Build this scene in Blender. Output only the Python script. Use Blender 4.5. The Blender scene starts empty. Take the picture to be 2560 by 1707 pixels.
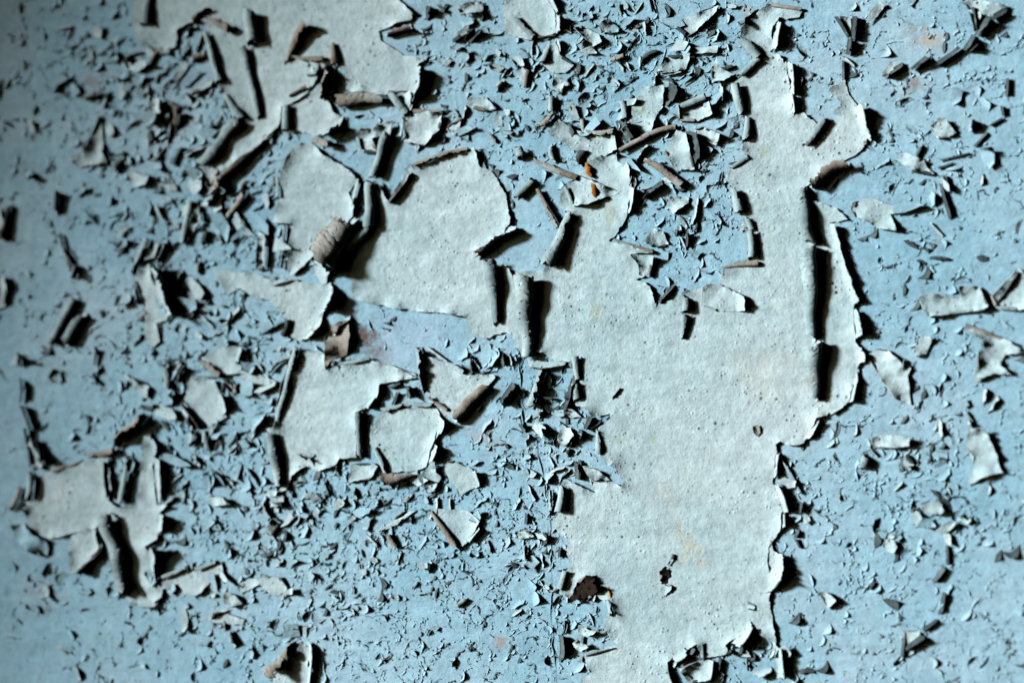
import bpy, math, random
import numpy as np
from mathutils import Vector, noise
from mathutils.geometry import delaunay_2d_cdt

R = math.radians
scene = bpy.context.scene
col = scene.collection

# ---------------------------------------------------------------- camera
FOCAL, SENSOR = 50.0, 36.0
YAW, PITCH = R(11.0), R(3.0)
Q = 0.00025                                    # one wall unit in metres
CENTRE = Vector((0.0, 0.0, 1.45))
DIST = 0.889
PW, PH = 2560.0, 1707.0
cam = bpy.data.cameras.new('camera')
cam.lens = FOCAL
cam.sensor_width = SENSOR
cam.clip_start = 0.01
cam.clip_end = 500
co = bpy.data.objects.new('camera', cam)
col.objects.link(co)
co.location = CENTRE + DIST * Vector((math.sin(YAW) * math.cos(PITCH), -math.cos(YAW) * math.cos(PITCH), -math.sin(PITCH)))
co.rotation_euler = (CENTRE - co.location).to_track_quat('-Z', 'Y').to_euler()
scene.camera = co
CM = co.rotation_euler.to_matrix()
cam.dof.use_dof = True
cam.dof.aperture_fstop = 1.45
cam.dof.aperture_blades = 9

# ---------------------------------------------------------------- sky, sun, exposure
SUN_GRAZE, SUN_DROP = R(31.0), R(17.0)         # angle to the wall plane, slope of the shadows
to_sun = Vector((-math.cos(SUN_GRAZE) * math.cos(SUN_DROP), -math.sin(SUN_GRAZE), math.cos(SUN_GRAZE) * math.sin(SUN_DROP)))
world = bpy.data.worlds.new('World')
scene.world = world
world.use_nodes = True
wn = world.node_tree
sky = wn.nodes.new('ShaderNodeTexSky')
sky.sky_type = 'NISHITA'
sky.sun_disc = False
sky.sun_elevation = math.asin(to_sun.z)
sky.sun_rotation = math.atan2(to_sun.x, to_sun.y)
wn.links.new(sky.outputs[0], wn.nodes['Background'].inputs[0])
wn.nodes['Background'].inputs[1].default_value = 0.05
sl = bpy.data.lights.new('sun', 'SUN')
sl.energy = 5.0
sl.angle = R(7.0)
sl.color = (1.0, 0.985, 0.965)
so = bpy.data.objects.new('sun', sl)
so.rotation_euler = (-to_sun).to_track_quat('-Z', 'Y').to_euler()
so.location = CENTRE + to_sun * 3
col.objects.link(so)
scene.view_settings.view_transform = 'Standard'
scene.view_settings.look = 'None'
scene.view_settings.exposure = 0.5
scene.view_settings.gamma = 1.0
scene.cycles.diffuse_bounces = 0

# ---------------------------------------------------------------- photo pixel -> wall units
def wall(px, py):
    k = SENSOR / PW / FOCAL
    d = CM @ Vector(((px - PW / 2) * k, -(py - PH / 2) * k, -1.0))
    t = -co.location.y / d.y
    p = co.location + d * t
    return (p.x / Q, (p.z - CENTRE.z) / Q)

def unwall(u, v):
    p = CM.transposed() @ (Vector((u * Q, 0, v * Q + CENTRE.z)) - co.location)
    k = SENSOR / PW / FOCAL
    return (p.x / -p.z / k + PW / 2, -p.y / -p.z / k + PH / 2)

FOC = wall(1500, 1050)
_f = Vector((FOC[0] * Q, -0.002, FOC[1] * Q + CENTRE.z)) - co.location
cam.dof.focus_distance = -(CM.transposed() @ _f).z

ROW = (0, 427, 854, 1280)
def tile(c, r, x, y):
    return wall(640 * c + x / 3.672, ROW[r] + y / 3.672)

def T(text):
    """'c r x y x y; c r x y' -> wall points"""
    out = []
    for g in text.split(';'):
        n = [float(k) for k in g.split()]
        c, r = int(n[0]), int(n[1])
        out += [tile(c, r, n[i], n[i + 1]) for i in range(2, len(n), 2)]
    return out

def F(x, y):
    return wall(x * 1.08844, y * 1.08844)

# ---------------------------------------------------------------- materials
def mat(name):
    m = bpy.data.materials.new(name)
    m.use_nodes = True
    return m, m.node_tree.nodes, m.node_tree.links

def ramp(ns, stops, interp='LINEAR'):
    r = ns.new('ShaderNodeValToRGB')
    r.color_ramp.interpolation = interp
    e = r.color_ramp.elements
    while len(e) < len(stops):
        e.new(0.5)
    for i, (p, c) in enumerate(stops):
        e[i].position = p
        e[i].color = (c[0], c[1], c[2], 1) if isinstance(c, tuple) else (c, c, c, 1)
    return r

def nz(ns, ls, co_, scale, detail=4.0, rough=0.55, dist=0.0):
    n = ns.new('ShaderNodeTexNoise')
    n.inputs['Scale'].default_value = scale
    n.inputs['Detail'].default_value = detail
    n.inputs['Roughness'].default_value = rough
    n.inputs['Distortion'].default_value = dist
    ls.new(co_, n.inputs['Vector'])
    return n.outputs['Fac']

def mix(ns, ls, fac, a, b, mode='MIX'):
    m = ns.new('ShaderNodeMix')
    m.data_type = 'RGBA'
    m.blend_type = mode
    for sock, v in ((0, fac), (6, a), (7, b)):
        if isinstance(v, tuple):
            m.inputs[sock].default_value = (v[0], v[1], v[2], 1)
        elif isinstance(v, (int, float)):
            m.inputs[sock].default_value = v
        else:
            ls.new(v, m.inputs[sock])
    return m.outputs[2]

def math_node(ns, ls, op, a, b=None):
    m = ns.new('ShaderNodeMath')
    m.operation = op
    for i, v in enumerate((a, b)):
        if v is None:
            continue
        if isinstance(v, (int, float)):
            m.inputs[i].default_value = v
        else:
            ls.new(v, m.inputs[i])
    return m.outputs[0]

def paint(name, cols, stain, stain_lo, speck, bump, rough=0.5, grain=0.0, spots=(), big_scale=9.0):
    """weathered paint: patchy colour, rusty stains, dark dirt specks, orange-peel relief"""
    m, ns, ls = mat(name)
    b = ns['Principled BSDF']
    tc = ns.new('ShaderNodeNewGeometry').outputs['Position']
    big = nz(ns, ls, tc, big_scale, 4.0, 0.62)
    c = ramp(ns, [(0.32, cols[0]), (0.5, cols[1]), (0.68, cols[2])])
    ls.new(big, c.inputs[0])
    fine = nz(ns, ls, tc, 200.0, 3.0, 0.65)
    fr = ramp(ns, [(0.3, 0.84), (0.7, 1.08)])
    ls.new(fine, fr.inputs[0])
    colr = mix(ns, ls, 1.0, c.outputs[0], fr.outputs[0], 'MULTIPLY')
    # chalky fading and brush streaks
    mp0 = ns.new('ShaderNodeMapping')
    mp0.inputs['Scale'].default_value = (0.16, 1.0, 1.0)
    mp0.inputs['Rotation'].default_value = (0.0, R(8), 0.0)
    ls.new(tc, mp0.inputs['Vector'])
    br_ = ramp(ns, [(0.34, 0.88), (0.66, 1.06)])
    ls.new(nz(ns, ls, mp0.outputs[0], 95.0, 3.0, 0.6), br_.inputs[0])
    colr = mix(ns, ls, 0.8, colr, br_.outputs[0], 'MULTIPLY')
    mid = ramp(ns, [(0.36, (0.86, 0.88, 0.88)), (0.5, (1.0, 1.0, 1.0)), (0.66, (1.05, 1.02, 0.97))])
    ls.new(nz(ns, ls, tc, 34.0, 4.0, 0.68), mid.inputs[0])
    colr = mix(ns, ls, 0.5, colr, mid.outputs[0], 'MULTIPLY')
    st = nz(ns, ls, tc, 26.0, 4.0, 0.62, 0.6)
    sr = ramp(ns, [(stain_lo, 0.0), (stain_lo + 0.16, 0.75)])
    ls.new(st, sr.inputs[0])
    colr = mix(ns, ls, sr.outputs[0], colr, stain)
    grit = nz(ns, ls, tc, 120.0, 4.0, 0.75, 0.4)
    for (su, sv), sr_, sc, sk in spots:         # single stains with a place of their own
        d = ns.new('ShaderNodeVectorMath')
        d.operation = 'DISTANCE'
        ls.new(tc, d.inputs[0])
        d.inputs[1].default_value = (su * Q, 0.0, sv * Q + CENTRE.z)
        f = math_node(ns, ls, 'ADD', math_node(ns, ls, 'DIVIDE', d.outputs['Value'], sr_ * Q), math_node(ns, ls, 'ADD', math_node(ns, ls, 'MULTIPLY', st, 1.6), math_node(ns, ls, 'MULTIPLY', grit, 2.6)))
        sp = ramp(ns, [(0.0, sk), (1.0, 0.0)])
        ls.new(math_node(ns, ls, 'SUBTRACT', f, 1.75), sp.inputs[0])
        colr = mix(ns, ls, sp.outputs[0], colr, sc)
    # dirt specks: small voronoi dots, thinned out by a larger noise
    vo = ns.new('ShaderNodeTexVoronoi')
    vo.inputs['Scale'].default_value = 300.0
    ls.new(tc, vo.inputs['Vector'])
    gate = ramp(ns, [(0.44, 0.0), (0.64, 1.0)])
    ls.new(nz(ns, ls, tc, 38.0, 3.0), gate.inputs[0])
    dot = ramp(ns, [(0.12, 1.0), (0.3, 0.0)])
    wn_ = ns.new('ShaderNodeTexWhiteNoise')
    ls.new(vo.outputs['Position'], wn_.inputs['Vector'])
    sz = math_node(ns, ls, 'ADD', math_node(ns, ls, 'MULTIPLY', math_node(ns, ls, 'POWER', wn_.outputs['Value'], 3.0), 1.3), 0.25)
    ls.new(math_node(ns, ls, 'DIVIDE', math_node(ns, ls, 'ADD', vo.outputs['Distance'], math_node(ns, ls, 'MULTIPLY', math_node(ns, ls, 'SUBTRACT', grit, 0.5), 0.25)), sz), dot.inputs[0])
    pick = ramp(ns, [(0.35, 0.0), (0.5, 1.0)])
    ls.new(wn_.outputs['Value'], pick.inputs[0])
    dots = math_node(ns, ls, 'MULTIPLY', math_node(ns, ls, 'MULTIPLY', dot.outputs[0], pick.outputs[0]), gate.outputs[0])
    colr = mix(ns, ls, math_node(ns, ls, 'MULTIPLY', dots, speck), colr, (0.05, 0.055, 0.045))
    ls.new(colr, b.inputs['Base Color'])
    rr = ramp(ns, [(0.3, rough - 0.1), (0.7, rough + 0.14)])
    ls.new(fine, rr.inputs[0])
    ls.new(rr.outputs[0], b.inputs['Roughness'])
    b.inputs['Specular IOR Level'].default_value = 0.07
    # relief
    n1 = nz(ns, ls, tc, 330.0, 4.0, 0.65)
    n2 = nz(ns, ls, tc, 70.0, 1.0, 0.5)
    h = math_node(ns, ls, 'ADD', math_node(ns, ls, 'MULTIPLY', n1, 0.5), math_node(ns, ls, 'MULTIPLY', n2, 1.0))
    pim = ramp(ns, [(0.05, 1.0), (0.3, 0.0)])
    ls.new(vo.outputs['Distance'], pim.inputs[0])
    h = math_node(ns, ls, 'ADD', h, math_node(ns, ls, 'MULTIPLY', math_node(ns, ls, 'MULTIPLY', pim.outputs[0], gate.outputs[0]), 0.35))
    if grain:
        mp = ns.new('ShaderNodeMapping')
        mp.inputs['Scale'].default_value = (0.25, 1.0, 1.0)
        ls.new(tc, mp.inputs['Vector'])
        h = math_node(ns, ls, 'ADD', h, math_node(ns, ls, 'MULTIPLY', nz(ns, ls, mp.outputs[0], 240.0, 3.0, 0.7), grain))
    bp = ns.new('ShaderNodeBump')
    bp.inputs['Strength'].default_value = bump
    bp.inputs['Distance'].default_value = 0.0012
    ls.new(h, bp.inputs['Height'])
    ls.new(bp.outputs[0], b.inputs['Normal'])
    return m

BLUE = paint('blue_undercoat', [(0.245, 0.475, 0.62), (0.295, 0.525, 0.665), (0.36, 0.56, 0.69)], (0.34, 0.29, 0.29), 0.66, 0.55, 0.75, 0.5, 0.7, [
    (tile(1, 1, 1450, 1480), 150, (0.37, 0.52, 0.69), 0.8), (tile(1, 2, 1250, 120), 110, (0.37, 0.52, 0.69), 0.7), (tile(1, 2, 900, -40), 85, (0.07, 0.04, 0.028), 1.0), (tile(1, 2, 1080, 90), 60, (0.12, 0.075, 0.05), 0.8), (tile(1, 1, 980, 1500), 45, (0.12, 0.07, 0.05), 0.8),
    (tile(3, 0, 1480, 370), 55, (0.50, 0.34, 0.20), 0.9), (tile(3, 0, 1350, 360), 60, (0.33, 0.25, 0.22), 0.7), (tile(3, 0, 1350, 780), 34, (0.22, 0.12, 0.08), 0.9),
    (tile(1, 0, 2270, 820), 16, (0.55, 0.38, 0.22), 1.0), (tile(2, 0, 1120, 260), 20, (0.5, 0.42, 0.34), 0.9), (tile(2, 0, 2160, 100), 26, (0.42, 0.33, 0.27), 0.8),
    (tile(0, 0, 880, 740), 60, (0.30, 0.22, 0.18), 0.8), (tile(3, 3, 2270, 400), 40, (0.24, 0.16, 0.11), 0.8), (tile(1, 3, 2250, 1200), 24, (0.35, 0.22, 0.15), 0.8),
    (tile(0, 3, 380, 700), 110, (0.40, 0.36, 0.38), 0.6)])
PALE = paint('pale_topcoat', [(0.375, 0.555, 0.615), (0.43, 0.60, 0.66), (0.48, 0.635, 0.69)], (0.44, 0.42, 0.32), 0.70, 1.0, 0.95, 0.47, 0.45, [
    (tile(2, 3, 1620, 330), 60, (0.46, 0.42, 0.26), 0.7), (tile(2, 3, 1530, 110), 34, (0.50, 0.42, 0.24), 0.7), (tile(2, 3, 1740, 480), 40, (0.48, 0.42, 0.29), 0.6),
    (tile(2, 2, 1290, 890), 20, (0.30, 0.44, 0.22), 0.7), (tile(2, 2, 1000, 900), 34, (0.36, 0.48, 0.32), 0.5), (tile(2, 2, 1400, 1400), 90, (0.44, 0.46, 0.40), 0.4),
    (tile(2, 0, 2310, 1400), 30, (0.38, 0.48, 0.27), 0.6), (tile(2, 0, 1190, 1020), 30, (0.36, 0.46, 0.28), 0.6), (tile(2, 1, 900, 420), 40, (0.42, 0.44, 0.28), 0.5),
    (tile(2, 1, 780, 1290), 40, (0.42, 0.44, 0.28), 0.5), (tile(0, 2, 560, 1350), 50, (0.62, 0.62, 0.64), 0.5), (tile(2, 2, 2350, 300), 160, (0.5, 0.5, 0.44), 0.35)])
BACK = paint('grey_paint_back', [(0.17, 0.255, 0.285), (0.275, 0.395, 0.43), (0.36, 0.50, 0.535)], (0.20, 0.16, 0.13), 0.60, 0.5, 0.6, 0.5, 0.0, (), 40.0)
BROWN = paint('brown_paint_back', [(0.155, 0.13, 0.105), (0.275, 0.275, 0.25), (0.36, 0.42, 0.425)], (0.10, 0.065, 0.045), 0.56, 0.6, 0.7, 0.6, 0.0, (), 42.0)
MID = paint('faded_blue_paint', [(0.26, 0.475, 0.60), (0.31, 0.525, 0.64), (0.375, 0.565, 0.665)], (0.34, 0.29, 0.27), 0.68, 0.6, 0.7, 0.5, 0.5)
SHADE = paint('shade_toned_paint', [(0.03, 0.045, 0.05), (0.06, 0.09, 0.10), (0.13, 0.18, 0.195)], (0.06, 0.045, 0.035), 0.62, 0.5, 0.6, 0.55, 0.0, (), 50.0)  # shade of small curls and crack grooves put into the paint colour
DIRT_AND_BLOCKER = paint('dark_dirt_and_blocker', [(0.010, 0.008, 0.007), (0.022, 0.015, 0.012), (0.06, 0.04, 0.03)], (0.02, 0.02, 0.02), 0.6, 0.5, 0.8, 0.8)  # dark tone for dirt crusts and for the added light blockers
RUST = paint('orange_rust', [(0.16, 0.05, 0.012), (0.32, 0.12, 0.025), (0.45, 0.20, 0.06)], (0.07, 0.025, 0.01), 0.55, 0.5, 1.0, 0.7, 0.0, (), 90.0)
WOOD = paint('yellow_wood', [(0.42, 0.27, 0.11), (0.52, 0.36, 0.16), (0.60, 0.44, 0.22)], (0.2, 0.12, 0.05), 0.62, 0.5, 0.8, 0.7)

# ---------------------------------------------------------------- mesh helpers
def mesh_obj(name, verts, faces, mats, midx=None, parent=None, smooth=True):
    me = bpy.data.meshes.new(name)
    v = np.asarray(verts, dtype=np.float64)
    w = np.empty_like(v)
    w[:, 0] = v[:, 0] * Q
    w[:, 1] = -v[:, 2] * Q
    w[:, 2] = v[:, 1] * Q + CENTRE.z
    c = w.mean(axis=0)
    c[1] = 0.0
    me.from_pydata((w - c).tolist(), [], faces)
    for m in mats:
        me.materials.append(m)
    if midx is not None:
        me.polygons.foreach_set('material_index', np.asarray(midx, dtype=np.int32))
    me.polygons.foreach_set('use_smooth', np.full(len(me.polygons), smooth))
    me.update()
    o = bpy.data.objects.new(name, me)
    col.objects.link(o)
    o.location = c
    if parent is not None:
        o.parent = parent
        o.location = Vector(c) - parent.location
    return o

def tag(o, label, cat, group=None):
    o['label'] = label
    o['category'] = cat
    if group:
        o['group'] = group
    return o

def fb(x, y, s=0.0):
    return noise.noise((x, y, s)) + 0.5 * noise.noise((2.1 * x, 2.1 * y, s + 7.3)) + 0.25 * noise.noise((4.3 * x, 4.3 * y, s + 3.1))

def rough_outline(poly, step, amp, seed):
    out = []
    n = len(poly)
    for i in range(n):
        a, b = poly[i], poly[(i + 1) % n]
        dx, dy = b[0] - a[0], b[1] - a[1]
        L = math.hypot(dx, dy)
        if L < 1e-6:
            continue
        k = max(1, int(round(L / step)))
        for j in range(k):
            t = j / k
            x, y = a[0] + dx * t, a[1] + dy * t
            w = amp * (0.35 + 0.65 * math.sin(math.pi * t)) if k > 1 else amp * 0.3
            d = w * (1.5 * fb(x * 0.035, y * 0.035, seed) + 0.8 * fb(x * 0.16, y * 0.16, seed + 5))
            out.append((x - dy / L * d, y + dx / L * d))
    return out

def solid_from_tris(P, tris, thick, mats, name, parent=None):
    """P: (n,3) front surface; gives front, back and rim"""
    n = len(P)
    nor = np.zeros_like(P)
    t = np.asarray(tris)
    fn = np.cross(P[t[:, 1]] - P[t[:, 0]], P[t[:, 2]] - P[t[:, 0]])
    for k in range(3):
        np.add.at(nor, t[:, k], fn)
    nor /= (np.linalg.norm(nor, axis=1, keepdims=True) + 1e-12)
    back = P - nor * thick
    edges = {}
    for a, b, c in tris:
        for e in ((a, b), (b, c), (c, a)):
            k = (min(e), max(e))
            edges[k] = None if k in edges else e
    rim = [e for e in edges.values() if e is not None]
    V = [P, back]
    faces = [tuple(f) for f in tris] + [(f[2] + n, f[1] + n, f[0] + n) for f in tris]
    mi = [0] * len(tris) + [1] * len(tris)
    idx = sorted({v for e in rim for v in e})
    pos = {v: i for i, v in enumerate(idx)}
    base = 2 * n
    V += [P[idx], back[idx]]
    m = len(idx)
    for a, b in rim:
        faces.append((base + pos[b], base + pos[a], base + m + pos[a], base + m + pos[b]))
        mi.append(2)
    return mesh_obj(name, np.vstack(V), faces, mats, mi, parent)

def seg_dist(pts, out):
    A = np.asarray(out)
    B = np.roll(A, -1, axis=0)
    D = B - A
    L2 = (D ** 2).sum(1) + 1e-12
    best = np.full(len(pts), 1e18)
    near = np.zeros_like(pts)
    for s in range(0, len(pts), 2000):
        p = pts[s:s + 2000]
        t = np.clip(((p[:, None, :] - A[None]) * D[None]).sum(2) / L2[None], 0, 1)
        c = A[None] + t[..., None] * D[None]
        d = np.linalg.norm(p[:, None, :] - c, axis=2)
        j = d.argmin(1)
        r = np.arange(len(p))
        best[s:s + 2000] = d[r, j]
        near[s:s + 2000] = c[r, j]
    return best, near

def inside(poly, x, y):
    n = len(poly)
    c = False
    j = n - 1
    for i in range(n):
        xi, yi = poly[i]
        xj, yj = poly[j]
        if (yi > y) != (yj > y) and x < (xj - xi) * (y - yi) / (yj - yi) + xi:
            c = not c
        j = i
    return c

def inside_np(poly, pts):
    A = np.asarray(poly)
    B = np.roll(A, -1, axis=0)
    res = np.zeros(len(pts), dtype=bool)
    for s in range(0, len(pts), 4000):
        x, y = pts[s:s + 4000, 0][:, None], pts[s:s + 4000, 1][:, None]
        cr = (A[None, :, 1] > y) != (B[None, :, 1] > y)
        with np.errstate(divide='ignore', invalid='ignore'):
            xi = (B[None, :, 0] - A[None, :, 0]) * (y - A[None, :, 1]) / (B[None, :, 1] - A[None, :, 1]) + A[None, :, 0]
        res[s:s + 4000] = (np.sum(cr & (x < xi), axis=1) % 2) == 1
    return res

def clean_tris(p2, fo, out):
    t = np.array([list(f) for f in fo if len(f) == 3])
    if len(t) == 0:
        return []
    t = t[inside_np(out, p2[t].mean(axis=1))]
    a, b, c = p2[t[:, 0]], p2[t[:, 1]], p2[t[:, 2]]
    cr = (b[:, 0] - a[:, 0]) * (c[:, 1] - a[:, 1]) - (b[:, 1] - a[:, 1]) * (c[:, 0] - a[:, 0])
    t[cr < 0] = t[cr < 0][:, ::-1]
    return t.tolist()

COVER = []                                      # outlines of all sheets, in wall units

def area2(poly):
    return sum(poly[i][0] * poly[(i + 1) % len(poly)][1] - poly[(i + 1) % len(poly)][0] * poly[i][1] for i in range(len(poly)))

def sheet(name, poly, seed, grid=11.0, step=5.0, amp=2.4, lift=7.0, lam=10.0, base=1.2, thick=1.3, back=None, front=None, parent=None):
    if area2(poly) < 0:
        poly = poly[::-1]
    out = rough_outline(poly, step, amp, seed)
    COVER.append(poly)
    xs = [p[0] for p in out]
    ys = [p[1] for p in out]
    rnd = random.Random(seed)
    pts = [Vector(p) for p in out]
    inner = []
    y = min(ys)
    while y < max(ys):
        x = min(xs)
        while x < max(xs):
            qx, qy = x + rnd.uniform(-.35, .35) * grid, y + rnd.uniform(-.35, .35) * grid
            inner.append((qx, qy))
            x += grid
        y += grid
    inner = np.array(inner)
    inner = inner[inside_np(out, inner)]
    if len(inner):
        ia = inner
        d, _ = seg_dist(ia, out)
        inner = ia[d > step * 0.6]
        # extra ring close to the rim
        pts += [Vector(p) for p in inner]
    n = len(out)
    vo, _, fo, *_r = delaunay_2d_cdt(pts, [(i, (i + 1) % n) for i in range(n)], [list(range(n))], 1, 1e-4, False)
    p2 = np.array([(v.x, v.y) for v in vo])
    d, near = seg_dist(p2, out)
    z = np.empty(len(p2))
    for i in range(len(p2)):
        a = max(0.0, 0.42 + 1.25 * noise.noise((near[i, 0] * 0.022, near[i, 1] * 0.022, seed * 1.7)) + 0.4 * noise.noise((near[i, 0] * 0.1, near[i, 1] * 0.1, seed)))
        z[i] = base + thick + lift * a * math.exp(-(d[i] / lam) ** 1.2) + 1.3 * (1 + noise.noise((p2[i, 0] * 0.011, p2[i, 1] * 0.011, seed)))
    P = np.column_stack([p2, z])
    tris = clean_tris(p2, fo, out)
    fm, bm = front or PALE, back or BACK
    root = bpy.data.objects.new(name, None)
    root.empty_display_size = 0.01
    root.location = (p2[:, 0].mean() * Q, 0.0, p2[:, 1].mean() * Q + CENTRE.z)
    col.objects.link(root)
    solid_from_tris(P, tris, thick, [fm, bm, fm], 'flat_sheet', root)
    return root

DIRS = {'E': (1, 0), 'W': (-1, 0), 'N': (0, 1), 'S': (0, -1), 'NE': (1, 1), 'NW': (-1, 1), 'SE': (1, -1), 'SW': (-1, -1)}

def curl(name, A, B, rA, rB, side, angle, seed, parent=None, back=None, front=None, base=2.4, jag=1.0, bow=0.0, thick=1.3, shrink=0.12, leaf=False, inset=0.0):
    """paint rolled up round the line A-B; bends first towards side"""
    dx, dy = B[0] - A[0], B[1] - A[1]
    L = math.hypot(dx, dy) + 1e-9
    tx, ty = dx / L, dy / L
    nx, ny = -ty, tx
    s = DIRS[side] if isinstance(side, str) else side
    if nx * s[0] + ny * s[1] < 0:
        nx, ny = -nx, -ny
    rc = random.Random(seed * 13 + 1)
    if angle >= 260:
        angle *= rc.uniform(1.0, 1.35)
        shrink = rc.uniform(0.17, 0.28)
    rA *= rc.uniform(.85, 1.12)
    rB *= rc.uniform(.85, 1.12)
    flat = rc.uniform(.78, 1.0)
    sl0, sl1 = rc.uniform(-.2, 1.5), rc.uniform(-.2, 1.5)
    op0, op1 = (rc.uniform(.5, 1.05), 1.0) if rc.random() < .5 else (1.0, rc.uniform(.5, 1.05))
    if rc.random() < .35:
        if rc.random() < .5:
            rA *= rc.uniform(.4, .75)
        else:
            rB *= rc.uniform(.4, .75)
    rm = 0.5 * (rA + rB)
    A = (A[0] - nx * rm * inset, A[1] - ny * rm * inset)
    B = (B[0] - nx * rm * inset, B[1] - ny * rm * inset)
    nu = int(min(70, max(6, L / 4)))
    nv = int(min(34, max(6, angle / 12)))
    th0 = R(angle)
    P = np.zeros(((nu + 1) * (nv + 1), 3))
    k = 0
    for i in range(nu + 1):
        u = i / nu
        # ragged length of the rolled strip, with a few torn notches
        rag = 1.0 - 0.2 * jag * (0.4 + fb(u * L * 0.045, seed * 1.3, 2.0)) - 0.13 * jag * noise.noise((u * L * 0.2, seed * 2.1, 9.0))
        rag -= 0.22 * jag * max(0.0, noise.noise((u * L * 0.09, seed * 4.1, 3.0)) - 0.25)
        th = th0 * max(0.35, min(1.12, rag)) * (op0 + (op1 - op0) * u)
        if leaf:
            th *= 0.22 + 0.78 * math.sin(math.pi * min(1, max(0, u))) ** .7
        for j in range(nv + 1):
            v = j / nv
            ph = th * v
            # ragged, slanting ends
            c0 = sl0 * v + 0.55 * fb(th0 * v * 0.8, seed * 0.7, 1.0) + 0.2 * noise.noise((th0 * v * 4.0, seed * 1.1, 0.0))
            c1 = sl1 * v + 0.55 * fb(th0 * v * 0.8, seed * 0.9, 4.0) + 0.2 * noise.noise((th0 * v * 4.0, seed * 1.7, 2.0))
            cut0 = jag * max(-0.1 * L, min(0.25 * L, rm * c0)) * min(1, v * 4)
            cut1 = jag * max(-0.1 * L, min(0.25 * L, rm * c1)) * min(1, v * 4)
            l = u * (L - cut0 - cut1) + cut0
            uu = l / L
            r = (rA + (rB - rA) * uu) * (1 - shrink * ph / (2 * math.pi))
            r *= 1 + 0.22 * noise.noise((l * 0.022, ph * 0.06, seed)) + 0.07 * min(1.0, 7.0 / rm) * noise.noise((l * 0.09, ph * 1.6, seed + 3))
            off = bow * L * math.sin(math.pi * uu) + 0.5 * rm * noise.noise((l * 0.014, seed * 3.3, 5.0))
            q = off + r * math.sin(ph)
            P[k] = (A[0] + tx * l + nx * q, A[1] + ty * l + ny * q, base + thick + flat * r * (1 - math.cos(ph)))
            k += 1
    tris = []
    flip = (tx * ny - ty * nx) < 0
    for i in range(nu):
        for j in range(nv):
            a = i * (nv + 1) + j
            b, c, d = a + 1, a + nv + 2, a + nv + 1
            for f in ((a, d, c), (a, c, b)):
                tris.append(f[::-1] if flip else f)
    fm, bm = front or PALE, back or BACK
    # the concave side is the paint's face, the outside its back
    return solid_from_tris(P, tris, thick, [fm, bm, bm], name, parent)

SEED = [100]
def ns_():
    SEED[0] += 1
    return SEED[0]

def cset(parent, text, top=False, label=None, group=None, cat='paint curl', front=None):
    """each line: c r x1 y1 x2 y2 r1 r2 side angle material(t/b) [bow]"""
    for ln in text.strip().splitlines():
        w = ln.split()
        if not w:
            continue
        c, r = int(w[0]), int(w[1])
        x1, y1, x2, y2, r1, r2 = [float(k) for k in w[2:8]]
        A, B = tile(c, r, x1, y1), tile(c, r, x2, y2)
        k = math.hypot(A[0] - B[0], A[1] - B[1]) / (math.hypot(x1 - x2, y1 - y2) + 1e-9)
        bow = float(w[11]) if len(w) > 11 else 0.0
        rz = False
        if float(w[9]) <= 130 and ('E' in w[8] or 'S' in w[8]):
            r1, r2 = r1 * 1.55, r2 * 1.55
            rz = True
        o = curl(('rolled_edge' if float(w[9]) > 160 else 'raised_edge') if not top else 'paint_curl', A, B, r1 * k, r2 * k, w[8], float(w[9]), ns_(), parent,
                 {'t': BACK, 'b': BROWN, 's': DIRT_AND_BLOCKER, 'd': SHADE}[w[10]], bow=bow, front=front, base=6.0 if rz and not top else 2.4, inset=0.4 if rz and not top else 0.0)
        if top:
            tag(o, label, cat, group)

def edge_curls(o, poly, seed, p=0.5, rmin=2.5, rmax=6.0, brown=0.25):
    """some edges of a traced flake are rolled up"""
    rnd = random.Random(seed)
    if area2(poly) < 0:
        poly = poly[::-1]
    n = len(poly)
    for i in range(n):
        a, b = poly[i], poly[(i + 1) % n]
        L = math.hypot(b[0] - a[0], b[1] - a[1])
        if L < 16 or rnd.random() > p:
            continue
        nx, ny = (b[1] - a[1]) / L, -(b[0] - a[0]) / L
        r = min(rnd.uniform(rmin, rmax), L * 0.2)
        ins = r * 0.5
        t0, t1 = rnd.uniform(0.0, 0.2), rnd.uniform(0.8, 1.0)
        A = (a[0] + (b[0] - a[0]) * t0 - nx * ins, a[1] + (b[1] - a[1]) * t0 - ny * ins)
        B = (a[0] + (b[0] - a[0]) * t1 - nx * ins, a[1] + (b[1] - a[1]) * t1 - ny * ins)
        th = rnd.choice((70, 110, 160, 230, 290))
        curl('rolled_edge' if th > 160 else 'raised_edge', A, B, r * rnd.uniform(.6, 1.1), r * rnd.uniform(.6, 1.1), (nx, ny), th, seed + i, o,
             BROWN if rnd.random() < brown else rnd.choice((BACK, SHADE)))

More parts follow.
